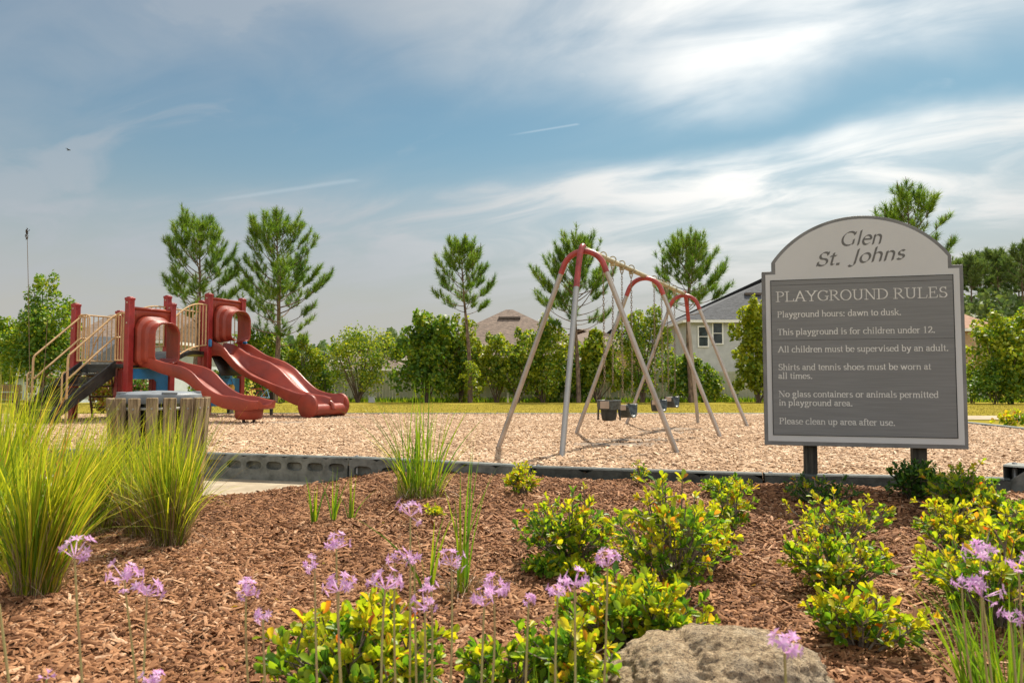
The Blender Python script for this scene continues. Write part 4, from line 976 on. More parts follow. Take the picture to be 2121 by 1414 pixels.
def shrub(px, py, hw, top, label, mix=.5, dens=1., dark=False, nm='shrub', leaf=.042, group='low shrubs in the mulch bed', Yd=None, open_=False, dist=None):
    """leafy shrub: several stems, side shoots, whorls of obovate leaves"""
    base = hit(px, py) if dist is None else dist
    s_ = base.y/FPX; wd = hw*s_*1.06; ht = (py-top)*s_*1.06
    root = thing(nm, label, 'shrub', base, group)
    ns_ = max(5, int(20*dens*(1+wd*1.3))); st = MB(); tips, dirs = [], []
    for i in range(ns_):
        a = random.uniform(0, 2*math.pi); rr = math.sqrt(random.random()); hh = ht*(1-.40*rr*rr)*random.uniform(.55, 1.06)
        if open_ and random.random() < .35: hh = ht*random.uniform(.35, .6)
        tip = base+Vector((math.cos(a)*rr*wd, math.sin(a)*rr*wd*.85, hh)); b0 = base+Vector((math.cos(a)*rr*wd*.12, math.sin(a)*rr*wd*.12, -.02))
        mid = b0.lerp(tip, .5)+Vector((random.uniform(-.03, .03), random.uniform(-.03, .03), ht*.06))
        path = bez(b0, mid, tip, 6); st.tube(path, [.0052-.0005*k for k in range(7)], 5, cap=False)
        d = (path[-1]-path[-2]).normalized()+Vector((0, 0, .3)); tips.append(tip); dirs.append(d)
        for k in range(random.randint(3, 5) if not open_ else random.randint(2, 4)):
            t = random.uniform(.30, .95); o_ = path[min(6, int(t*6))]; sd_ = Vector((math.cos(a), math.sin(a), 0))*rr*.5+Vector((random.uniform(-1, 1), random.uniform(-1, 1), random.uniform(.2, 1.)))
            sd_.normalize(); e_ = o_+sd_*random.uniform(.03, .11)*min(1.4, ht/.35+.3)
            if e_.z < base.z+.03: e_.z = base.z+.03
            st.tube([o_, e_], [.0025, .0018], 4, cap=False); tips.append(e_); dirs.append(sd_)
    st.build('stem', M['shrubstem'], root)
    tips, dirs = np.array(tips), np.array(dirs); zr = (tips[:, 2]-base.z)/max(ht, .01)
    isnew = RNG.uniform(size=len(tips)) < mix*(.25+1.1*zr)
    VV, FF, MI, nb_ = [], [], [], 0
    for sel, k_, q_ in ((~isnew, 10, 0), (isnew, 8, 1)):
        if sel.sum() == 0: continue
        v_, f_ = rosettes(tips[sel], dirs[sel], k_, leaf); VV.append(v_); FF.append(f_+nb_); nb_ += len(v_); MI.append(np.full(len(f_), q_))
    fast('foliage', np.concatenate(VV), np.concatenate(FF), [M['shrub_dark'] if dark else M['shrub_green'], M['shrub_new']], root, mi=np.concatenate(MI))
    return root
shrub(1180, 1168, 92, 1035, 'dense rounded green shrub left of the tall yellow one', .45, 1.9, leaf=.040)
shrub(1395, 1250, 108, 1000, 'tallest yellow green shrub with long upright stems in the bed', .62, 2.0, leaf=.042)
shrub(1510, 1118, 55, 1005, 'small yellow shrub behind the tallest shrub near the edging', .75, 1., leaf=.040)
shrub(1740, 1120, 110, 1030, 'sparse yellow shrub spreading in the sign shadow', .7, 1., open_=True, leaf=.042)
shrub(1735, 1225, 105, 1095, 'yellow green shrub in front of the sign between boulder and right bed', .6, 1.5, leaf=.040)
shrub(1780, 1345, 118, 1240, 'low spreading yellow shrub beside the boulder', .6, 1.3, leaf=.042)
shrub(1895, 1035, 42, 958, 'dark green shrub against the right sign post', .1, 1.4, dark=True, leaf=.045)
shrub(1995, 1060, 62, 972, 'green shrub right of the sign near the edging', .35, 1.5, leaf=.042)
shrub(1985, 1150, 82, 1040, 'orange tipped yellow shrub right of the sign', .8, 1.3, leaf=.040)
shrub(1985, 1248, 72, 1110, 'open yellow shrub between the sign bed and the right edge flowers', .65, 1.2, open_=True, leaf=.042)
shrub(2110, 1180, 60, 1060, 'yellow green shrub cut by the right edge above the flowers', .6, 1.2, leaf=.042)
shrub(1465, 1185, 60, 1060, 'yellow shrub filling the right flank of the tallest shrub', .75, 1.3, leaf=.040)
shrub(1200, 1450, 80, 1300, 'green yellow shrub at the bottom edge left of the boulder', .5, 1.2, leaf=.044)
shrub(2075, 1300, 105, 1120, 'leafy shrub at right edge among the lilac flowers', .6, 1.5, leaf=.044)
shrub(735, 1470, 165, 1262, 'broad green yellow shrub at the front left of centre', .55, 2.6, leaf=.046)
shrub(1315, 1345, 150, 1205, 'wide yellow green shrub in front touching the boulder', .62, 2.2, leaf=.046)
shrub(1060, 1440, 95, 1335, 'low green shrub at the bottom centre below the flowers', .4, .7, leaf=.044)
shrub(1700, 1045, 72, 990, 'small grey green shrub at the left sign post', .15, 1.1, dark=True, leaf=.036)
shrub(1127, 1192, 22, 1158, 'tiny green seedling in front of the rounded shrub', .3, .6, leaf=.045)
shrub(1192, 1200, 34, 1165, 'tiny orange yellow seedling by the rounded shrub', .9, .6, leaf=.045)
shrub(1078, 1022, 28, 968, 'small orange yellow shrub against the edging beam', .85, .7, leaf=.045)
shrub(1500, 1025, 50, 988, 'low green shrub against the edging left of the sign', .35, 1., leaf=.036)
shrub(1325, 1002, 14, 960, 'thin twiggy seedling in front of the edging', .5, .35, leaf=.03)
shrub(2075, 1072, 50, 1028, 'sparse green shrub below the raised edging end', .4, .6, leaf=.045)
shrub(905, 1070, 16, 1048, 'tiny yellow seedling beside the lone grass clump', .8, .4, leaf=.03)
sp0 = PD(2092, 886, 12.6); sp0.z = .04
shrub(2092, 886, 22, 848, 'small bright sapling beyond the edging on the right', .8, .5, leaf=.09, dist=sp0, nm='sapling', group='young plants')

# grass clumps
def blades(base, n, h0, h1, spread, lean, width, rad, bend=.5, droop=0., segs=6, sq=1.0):
    a = RNG.uniform(0, 2*np.pi, n); r_ = np.sqrt(RNG.uniform(0, 1, n))*rad
    b0 = np.stack([base[0]+np.cos(a)*r_, base[1]+np.sin(a)*r_*sq, np.full(n, base[2]-.01)], 1)
    L = RNG.uniform(h0, h1, n); ang = RNG.normal(0, spread, n); az = np.where(RNG.uniform(size=n) < .6, a, RNG.uniform(0, 2*np.pi, n))
    out = np.stack([np.cos(az), np.sin(az), np.zeros(n)], 1)*np.abs(np.sin(ang))[:, None]+np.array(lean)[None]
    t = np.linspace(0, 1, segs+1)[None, :, None]
    d0 = out*.35+np.array([0, 0, 1]); d1 = out*(1+bend)
    P = b0[:, None]+L[:, None, None]*(d0[:, None]*t+d1[:, None]*t*t*.55)
    P[:, :, 2] -= (L[:, None]*(t[:, :, 0]**2.5)*(droop*RNG.uniform(.2, 1.3, n)[:, None]+.10*np.linalg.norm(out, axis=1)[:, None]))
    P[:, :, 2] = np.maximum(P[:, :, 2], base[2]+.004)
    tw = RNG.uniform(0, np.pi, n); side = np.stack([np.cos(tw), np.sin(tw), np.zeros(n)], 1)[:, None]
    wd = width*RNG.uniform(.6, 1.3, n)[:, None, None]*np.clip(np.minimum(1, .55+t*2)*(1-t**1.6), .03, 1)
    V = np.stack([P-side*wd/2, P+side*wd/2], 2).reshape(-1, 3)
    bi = np.arange(n)[:, None]*(segs+1)*2+np.arange(segs)[None]*2
    F = np.stack([bi, bi+1, bi+3, bi+2], 2).reshape(-1, 4)
    return V, F
def grass(px, py, label, parts, nm='grass_clump', group='grass clumps in the mulch bed', base=None):
    base = base or hit(px, py); root = thing(nm, label, 'ornamental grass', base, group)
    for name, m_, kw in parts: fast(name, *blades(base, **kw), m_, root)
    return root
G, GG, GD = M['grass'], M['grass_green'], M['grass_dead']
def big(n, h, rad, lean=(0, 0, 0), wd=.008, dead=.35, spread=.30, sq=.8):
    n = int(n*.88); wd *= 1.12
    return [('blades', G, dict(n=n, h0=h*.36, h1=h, spread=spread, lean=lean, width=wd, rad=rad, sq=sq, droop=.0, bend=.15)),
            ('fine_blades', GG, dict(n=n//3, h0=h*.3, h1=h*.85, spread=spread*1.2, lean=lean, width=wd*.8, rad=rad, sq=sq, droop=.06, bend=.3)),
            ('bent_blades', G, dict(n=n//8, h0=h*.5, h1=h*.9, spread=spread*2.2, lean=lean, width=wd*.8, rad=rad, sq=sq, droop=.45, bend=.6)),
            ('dry_blades', GD, dict(n=int(n*dead), h0=h*.2, h1=h*.70, spread=.40, lean=lean, width=wd*.42, rad=rad*1.15, droop=.2, sq=sq)),
            ('fallen_blades', GD, dict(n=int(60+60*dead), h0=h*.2, h1=h*.42, spread=1.2, lean=(0, -.1, 0), width=wd*.38, rad=rad*1.3, droop=1.1, sq=sq))]
c1 = grass(75, 1230, 'big yellow green grass clump at left with the lowest visible base', big(560, .86, .085, (.16, 0, 0), .009, .4, .25))
c2 = grass(-40, 1195, 'tall grass clump cut by the left picture edge', big(380, .92, .10, (.10, 0, 0), .009, .3, .28))
c3 = grass(10, 1060, 'tall grass clump behind the two nearest clumps at left', big(520, 1.14, .16, (.10, 0, 0), .010, .3, .26))
c4 = grass(262, 1090, 'grass clump with brown skirt in front of the litter bin', big(460, .78, .15, (.04, 0, 0), .008, 1.5, .22))
c5 = grass(350, 1132, 'narrow based grass clump at the right end of the row', big(520, .84, .085, (.03, .0, 0), .008, 1.1, .24))
c5c = grass(305, 1112, 'middle grass clump between the brown skirted and narrow based ones', big(340, .72, .12, (.03, 0, 0), .008, 1.5, .22))
c5b = grass(175, 1105, 'grass clump filling the middle of the row at left', big(430, .82, .15, (.10, 0, 0), .009, .7, .28))
c6 = grass(868, 1032, 'lone upright grass clump with curled grey dead blades before the edging', [
    ('blades', GG, dict(n=80, h0=.35, h1=.92, spread=.36, lean=(0, 0, 0), width=.013, rad=.13)),
    ('thin_blades', G, dict(n=110, h0=.2, h1=.62, spread=.42, lean=(0, 0, 0), width=.007, rad=.16)),
    ('dry_blades', GD, dict(n=280, h0=.12, h1=.36, spread=1.0, lean=(0, 0, 0), width=.005, rad=.16, droop=1.0))])
for px, py, lab in ((650, 1085, 'leftmost sprig of three short green iris sprigs'), (690, 1080, 'middle and tallest of three short green iris sprigs'), (727, 1076, 'right sprig of three short green iris sprigs')):
    grass(px, py, lab, [('blades', GG, dict(n=9, h0=.16, h1=.36, spread=.22, lean=(0, 0, 0), width=.014, rad=.02))], 'iris_sprig', 'short iris sprigs')
grass(885, 1222, 'few stiff green blades left of the tallest iris tuft', [('blades', GG, dict(n=6, h0=.28, h1=.45, spread=.30, lean=(0, 0, 0), width=.017, rad=.02)),
      ('dry_blades', GD, dict(n=30, h0=.06, h1=.15, spread=.9, lean=(0, 0, 0), width=.004, rad=.05, droop=1.))], 'iris_tuft', 'green iris tufts')
grass(955, 1232, 'tallest green iris tuft with grey curled litter at its foot', [('blades', GG, dict(n=10, h0=.34, h1=.66, spread=.16, lean=(.0, 0, 0), width=.019, rad=.025)),
      ('dry_blades', GD, dict(n=90, h0=.08, h1=.26, spread=1.1, lean=(.05, 0, 0), width=.004, rad=.07, droop=1.))], 'iris_tuft', 'green iris tufts')
grass(2095, 1475, 'bright green strappy leaves at the bottom right corner', [('blades', GG, dict(n=150, h0=.22, h1=.36, spread=.42, lean=(0, 0, 0), width=.009, rad=.12))], 'garlic_leaves', 'strappy leaf clumps')
grass(1150, 1560, 'strappy leaves at the bottom edge left of the boulder', [('blades', GG, dict(n=36, h0=.12, h1=.26, spread=.2, lean=(0, 0, 0), width=.008, rad=.09))], 'garlic_leaves', 'strappy leaf clumps', base=Vector((.10, 1.75, .0)))
# tall seed stalks
def stalk(root, base, tip, head, r=.0022):
    base = base.copy(); mid = base.lerp(tip, .5)+Vector((.012, 0, 0))
    b = MB(); b.tube(bez(base, mid, tip, 10), [r*1.4-.0006*k*.2 for k in range(11)], 5); o = b.build('seed_stalk', M['grass_dead'], root)
    if head:
        n = 26; t = RNG.uniform(0, 1, n); p_ = np.array(tip)[None]+np.stack([RNG.normal(0, .004, n), RNG.normal(0, .004, n), -.10*t], 1)
        d = np.stack([RNG.normal(.1, .35, n), RNG.normal(0, .35, n), np.ones(n)], 1)
        fast('seed_head', *inst(LEAF_V, LEAF_F, frames(d, RNG.normal(size=(n, 3))), np.full(n, .020), p_), M['seed'], o)
M['seed'] = islandmat('dark_seed_head', [(0., (.03, .02, .015)), (1., (.14, .10, .07))])
bp3 = Vector(c3.location)
stalk(c3, PD(62, 960, bp3.y), PD(56, 476, bp3.y), True)
stalk(c3, PD(80, 900, bp3.y), PD(98, 662, bp3.y), False)

n = 260; y = 1.7*np.power(6.5/1.7, RNG.uniform(0, 1, n)); x = RNG.uniform(-1, 1, n)*(.75*y)
k = y < near_edge(x)-.1; x, y = x[k], y[k]; n = len(x)
M['fallen'] = leafmat('fallen_leaf', [(0., (.30, .26, .02)), (.5, (.44, .30, .05)), (1., (.36, .18, .07))], .3, 1.2)
tag(fast('fallen_leaves', *inst(LEAF_V, LEAF_F, frames(np.stack([RNG.normal(size=n), RNG.normal(size=n), RNG.normal(0, .25, n)], 1), np.stack([RNG.normal(0, .4, n), RNG.normal(0, .4, n), np.ones(n)], 1)), RNG.uniform(.012, .035, n), np.stack([x, y, H(x, y)+.016], 1)), M['fallen']), kind='stuff')
# lilac garlic flowers
def floret(V, F, c, ax, s_):
    pass
PET_V = np.array([(0, 0, 0), (.19, .5, .05), (0, 1., -.12), (-.19, .5, .05)], float)
def flower(px, py, rpx, lean, label, Yd=1.6, n=11, bud=False):
    hc = PD(px, py, Yd); rad = rpx*.96*Yd/FPX; base = Vector((hc.x+lean*Yd/FPX*1.0, Yd+random.uniform(-.05, .05), float(H(hc.x, Yd))))
    root = thing('garlic_flower', label, 'flower', base, 'lilac flowers on thin stalks')
    b = MB(); mid = base.lerp(hc, .55)+Vector((-.012*np.sign(lean)+random.uniform(-.02, .02), 0, .0)); b.tube(bez(base, mid, hc-Vector((0, 0, rad*.35)), 10), [.0034-.00013*k for k in range(11)], 6)
    stm = hc-Vector((0, 0, rad*.35))
    dirs = unit(np.stack([RNG.normal(0, 1, n), RNG.normal(0, .8, n), RNG.normal(.35, .55, n)], 1)); ends = np.array(hc)[None]+dirs*rad*RNG.uniform(.5, 1., n)[:, None]
    b.build('stem', M['fl_stem'], root)
    k = 6; T = np.repeat(ends, k, 0); D = np.repeat(dirs, k, 0); m_ = len(T)
    rv = unit(np.cross(D, np.array([.3, .5, .81])[None])); bt = np.cross(D, rv); an = np.tile(np.arange(k)*2*np.pi/k, n)[:, None]+np.repeat(RNG.uniform(0, 1, n), k)[:, None]
    pd_ = (rv*np.cos(an)+bt*np.sin(an))*(.5 if bud else .92)+D*(.9 if bud else .38)
    v1, f1 = inst(PET_V, DIA_F, frames(pd_, D), RNG.uniform(.009, .0140, m_)*(1.15 if rad > .03 else 1.), T)
    pv = ends-np.array(stm)[None]; pl_ = np.linalg.norm(pv, axis=1); v2, f2 = inst(PET_V*np.array([1, 1, .2]), DIA_F, frames(pv, RNG.normal(size=pv.shape)), np.stack([np.full(n, .009), pl_*1.06, np.full(n, .01)], 1), np.tile(np.array(stm), (n, 1)))
    fast('flower_head', np.concatenate([v1, v2]), np.concatenate([f1, f2+len(v1)]), M['petal'], root)
FL = [(155, 1142, 40, 60, 'flower with three spread florets in front of the left grass clump', 1.55, 9), (258, 1188, 36, 60, 'full flower left one of the touching pair at lower left', 1.6, 13),
 (305, 1222, 36, 15, 'full flower right one of the touching pair at lower left', 1.6, 12), (510, 1224, 28, 40, 'lone round flower over bare mulch left of the front shrub', 1.6, 12),
 (545, 1274, 22, 40, 'small pale flower just below the lone round flower', 1.55, 8), (97, 1402, 9, 6, 'closed bud at the bottom left', 1.5, 3), (318, 1408, 28, 10, 'flower at the bottom edge left under the touching pair', 1.5, 10),
 (697, 1126, 28, 30, 'flower highest above the front left shrub', 1.85, 10), (652, 1166, 22, 25, 'small pale flower over mulch left of the highest one', 1.8, 7), (702, 1212, 34, 40, 'full flower above the left half of the front shrub', 1.6, 13),
 (798, 1206, 38, 10, 'wide flower above the middle of the front shrub', 1.6, 13), (850, 1058, 32, 5, 'topmost flower in front of the lone grass clump', 1.9, 10), (818, 1156, 26, 10, 'loose flower left of the stiff iris blades', 1.8, 9),
 (858, 1152, 16, 5, 'small flower touching the stiff iris blades', 1.8, 5), (935, 1160, 30, -5, 'pale flower in front of the tallest iris tuft', 1.8, 9), (893, 1214, 18, -10, 'small flower at the foot of the stiff iris blades', 1.7, 6),
 (880, 1250, 28, -8, 'flower just right of the front shrub top', 1.6, 10), (1022, 1212, 36, -30, 'upper full flower right of the tallest iris tuft', 1.65, 13), (1003, 1246, 28, -10, 'lower flower hanging below the full flower by the tallest iris', 1.6, 9),
 (1095, 1242, 15, -10, 'very small flower between two full ones at centre right', 1.6, 6), (1190, 1200, 32, -5, 'pale flower under the rounded shrub, right of a pair', 1.6, 10), (1155, 1225, 26, 0, 'pale flower under the rounded shrub, left of a pair', 1.6, 9),
 (1258, 1163, 28, -20, 'palest flower at the lower right of the rounded shrub', 1.7, 10), (1625, 1338, 38, 20, 'ring shaped flower in front of the boulder', 1.25, 12), (2030, 1142, 36, 40, 'upper full flower at the right edge shrub', 1.65, 13),
 (2108, 1162, 24, -10, 'flower cut by the right picture edge', 1.65, 9), (2035, 1222, 42, 30, 'widest flower low over the strappy leaves', 1.6, 14), (1992, 1208, 20, 45, 'small flower left of the widest one', 1.65, 7), (2092, 1278, 24, 0, 'flower lowest at the right edge', 1.6, 8)]
for f in FL: flower(f[0], f[1], f[2], f[3], 'lilac '+f[4], f[5], f[6], bud=(f[2] < 12))
# bare stalks passing the bottom edge
for px0, px1, lab in ((-2, 30, 'bare curved flower stalk at the bottom left corner'),):
    a, c = PD(px0, 1250, 1.5), PD(px1+40, 1640, 1.5); c.z = 0
    b = MB(); b.tube([c, c.lerp(a, .5)+Vector((-.005, 0, 0)), a], [.0035, .003, .0025], 6); o = b.build('flower_stalk', M['fl_stem'], origin=c); tag(o, lab, 'flower stalk')

# ------------------------------------------------------------------ background greenery
def tree_like(name, label, cat, px, Yd, hw, top, mats, nleaf, leaf, group, trunk_h=0., lobes=16, base_z=None, spires=(), peak=.42, sharp=.62, branches=9, mixc=.25, flat=1., low=.12):
    base = PD(px, 800, Yd); base.z = float(HL(base.x, Yd)) if base_z is None else base_z
    if cat == 'bush': peak += random.uniform(-.22, .10); leaf *= random.uniform(.8, 1.3); mixc *= random.uniform(.6, 1.8)
    wd = hw*Yd/FPX; zt = PD(px, top, Yd).z; ht = zt-base.z
    root = thing(name, label, cat, base, group); wood = MB()
    th = trunk_h*ht; cs, rs = [], []; lobes = int(lobes*1.7); nleaf = int(nleaf*1.0); wd *= 1.13
    for dx, tp_, hw_ in spires:
        z1_ = PD(px, tp_, Yd).z-base.z; x_ = dx*Yd/FPX; w_ = hw_*Yd/FPX
        for q_ in np.linspace(.2, .96, 7): cs.append((x_+random.uniform(-.12, .12), random.uniform(-.5, .5), th+(z1_-th)*q_)); rs.append(max(.16, w_*(1.1-q_)**.7))
    if spires: lobes = 5
    for i in range(lobes):
        t = (i+.5)/lobes; zz_ = th+(ht-th)*(low+(.93-low)*t); env = wd*math.sqrt(max(.06, 1-((t-peak)/sharp)**2)); a = i*2.4+random.uniform(-.5, .5); rr = random.uniform(.2, .92)*env
        r_ = min(env*.46, wd*.34)*random.uniform(.55, 1.2); cs.append((math.cos(a)*rr, math.sin(a)*rr*.8, zz_)); rs.append(min(r_, (ht-zz_)*1.0+.08))
    zs_ = [flat]*len(cs); nsp = 14 if spires else int(lobes*.55)
    for i in range(nsp):   # upright sprigs that break the outline
        t = random.uniform(.35, .97); env = wd*math.sqrt(max(.06, 1-((t-peak)/sharp)**2)); a = random.uniform(0, 2*math.pi); rr = env*random.uniform(.55, 1.04)
        cs.append((math.cos(a)*rr, math.sin(a)*rr*.8, th+(ht-th)*(low+(.93-low)*t)+ht*.05)); rs.append(wd*random.uniform(.07, .15)); zs_.append(random.uniform(1.5, 2.6))
    lobes = len(cs); zs_ = np.array(zs_)
    cs, rs = np.array(cs), np.array(rs); n = nleaf
    idx = RNG.choice(lobes, n, p=(rs**2*zs_)/np.sum(rs**2*zs_)); d = unit(RNG.normal(size=(n, 3))); d[:, 2] = np.where(RNG.uniform(size=n) < .3, np.abs(d[:, 2]), d[:, 2])
    rad = rs[idx]*(RNG.uniform(.35, 1, n)**.5)*(1+.22*np.sin(d[:, 0]*9+idx)*np.cos(d[:, 2]*8+idx*2))
    pos = cs[idx]+d*rad[:, None]*np.stack([np.ones(n), np.ones(n), zs_[idx]], 1); k = pos[:, 2] > .05
    pos, d = pos[k]+np.array(base), d[k]; n = len(pos)
    ld = unit(RNG.normal(size=(n, 3))+np.array([0, 0, -.2])); up = d*.8+RNG.normal(0, .6, (n, 3))+np.array([0, 0, .5])
    sz = leaf*RNG.uniform(.6, 1.3, n)
    sel = RNG.uniform(size=n) < mixc
    for nme, s_, m_ in (('crown', ~sel, mats[0]), ('light_foliage', sel, mats[1])):
        if s_.sum(): fast(nme, *inst(DIA_V, DIA_F, frames(ld[s_], up[s_]), sz[s_], pos[s_]), m_, root)
    bz = Vector(base)
    if trunk_h > .02: wood.tube([bz-UP*.1, bz+UP*th, bz+UP*(th+(ht-th)*.6)], [.028*ht**.8, .02*ht**.8, .008*ht**.8], 8)
    for i in range(branches):
        c_ = Vector(cs[RNG.integers(0, lobes)])+bz; o_ = bz+UP*th*random.uniform(.7, 1.)+Vector((random.uniform(-.1, .1), random.uniform(-.1, .1), -.05))
        wood.tube(bez(o_, o_.lerp(c_, .5)+UP*.25, c_, 5), [.010*ht, .008*ht, .007*ht, .006*ht, .004*ht, .003*ht], 5, cap=False)
    wood.build('trunk', M['twig'], root)
    return root
by_, bg_ = M['bush_y'], M['bush_g']; GBUSH = 'bushes along the white fence'
tree_like('bush', 'dark green bush behind the upper slide hood', 'bush', 540, 41, 52, 682, (bg_, by_), 5200, .15, GBUSH, lobes=14)
tree_like('bush', 'yellow green bush right of the second pine trunk', 'bush', 622, 42, 48, 694, (by_, bg_), 5000, .15, GBUSH, lobes=14)
tree_like('bush', 'loose fountain shaped yellow bush right of the double slide', 'bush', 742, 42, 74, 680, (by_, bg_), 6800, .15, GBUSH, lobes=16, branches=22, low=.22)
tree_like('bush', 'tallest dense green bush left of the thin pine', 'bush', 885, 41.5, 72, 634, (bg_, by_), 10500, .16, GBUSH, lobes=20, mixc=.35)
tree_like('bush', 'green bush behind the thin pine trunk', 'bush', 955, 42.3, 50, 652, (bg_, by_), 5500, .15, GBUSH, lobes=14, mixc=.4)
tree_like('bush', 'yellow bush in front of the brown hipped roof', 'bush', 1028, 42.4, 50, 690, (by_, bg_), 5600, .15, GBUSH, lobes=13, low=.25)
tree_like('bush', 'rounded green yellow bush behind the front swing legs', 'bush', 1125, 42, 74, 670, (bg_, by_), 9500, .15, GBUSH, lobes=18, mixc=.5)
tree_like('bush', 'yellow bush behind the front swing chains', 'bush', 1238, 42.4, 50, 680, (by_, bg_), 5600, .15, GBUSH, lobes=13, low=.2)
tree_like('bush', 'tall green bush behind the middle swing bend', 'bush', 1330, 42, 58, 634, (bg_, by_), 8200, .15, GBUSH, lobes=18, mixc=.3)
tree_like('bush', 'yellow green bush behind the rear swing tripod', 'bush', 1428, 42, 52, 722, (by_, bg_), 5000, .15, GBUSH, lobes=15, mixc=.4)
tree_like('bush', 'loose pale bush between the dense bush and the brown roof', 'bush', 1075, 41, 34, 722, (by_, bg_), 3000, .13, GBUSH, lobes=8, low=.2)
tree_like('bush', 'dark low bush under the pine behind the front swing leg', 'bush', 1185, 43, 40, 735, (bg_, bg_), 3000, .15, GBUSH, lobes=10)
tree_like('bush', 'dark low bush behind the double slide foot', 'bush', 672, 43, 34, 742, (bg_, by_), 2600, .14, GBUSH, lobes=9)
tree_like('bush', 'small yellow shrub at the fence foot right of the rear tripod', 'bush', 1478, 42.5, 24, 788, (by_, bg_), 1500, .12, GBUSH, lobes=8)
tree_like('bush', 'tall yellow green bush touching the left sign edge', 'bush', 1570, 41, 52, 618, (bg_, by_), 7500, .16, GBUSH, lobes=20, mixc=.5)
tree_like('bush', 'wide bush hidden behind the sign', 'bush', 1700, 42, 80, 680, (bg_, by_), 5000, .17, GBUSH, lobes=16)
tree_like('bush', 'slim bright shrub showing right beside the sign edge', 'bush', 2014, 38, 16, 752, (by_, bg_), 1500, .13, GBUSH, lobes=9)
tree_like('bush', 'broad yellow topped bush at the right picture edge', 'bush', 2092, 36, 78, 650, (by_, bg_), 9500, .16, GBUSH, lobes=20, mixc=.4)
tree_like('bush', 'low green bush under the broad one at right', 'bush', 2060, 35.2, 62, 755, (bg_, by_), 3600, .14, GBUSH, lobes=12)
tree_like('tree', 'round headed leafy tree at the far left', 'tree', 88, 30, 70, 578, (bg_, by_), 13500, .125, 'leafy trees at the left', trunk_h=.24, lobes=26, mixc=.18, peak=.12, sharp=.90, spires=((8, 580, 44), (-28, 612, 38), (45, 640, 34), (-62, 668, 30), (-10, 640, 60)))
tree_like('tree', 'lower tree cut by the left picture edge', 'tree', -6, 34, 55, 655, (bg_, by_), 6500, .14, 'leafy trees at the left', trunk_h=.15, lobes=16, mixc=.2)
tree_like('shrub', 'orange red leaved shrub behind the stairs', 'shrub', 214, 19.5, 42, 770, (M['bush_red'], by_), 3800, .07, None, lobes=14, mixc=.4)
tree_like('shrub', 'pink flowering green shrub under the low deck', 'shrub', 290, 26, 30, 782, (bg_, M['bush_pink']), 2600, .09, None, lobes=12, mixc=.22)
tree_like('shrub', 'pink flowering shrub beside the tree at left', 'shrub', 118, 28, 24, 778, (bg_, M['bush_pink']), 2000, .09, None, lobes=10, mixc=.18)
tree_like('shrub', 'low green hedge shrub behind the upper deck', 'shrub', 450, 38, 60, 770, (bg_, by_), 3600, .14, None, lobes=14, mixc=.3)

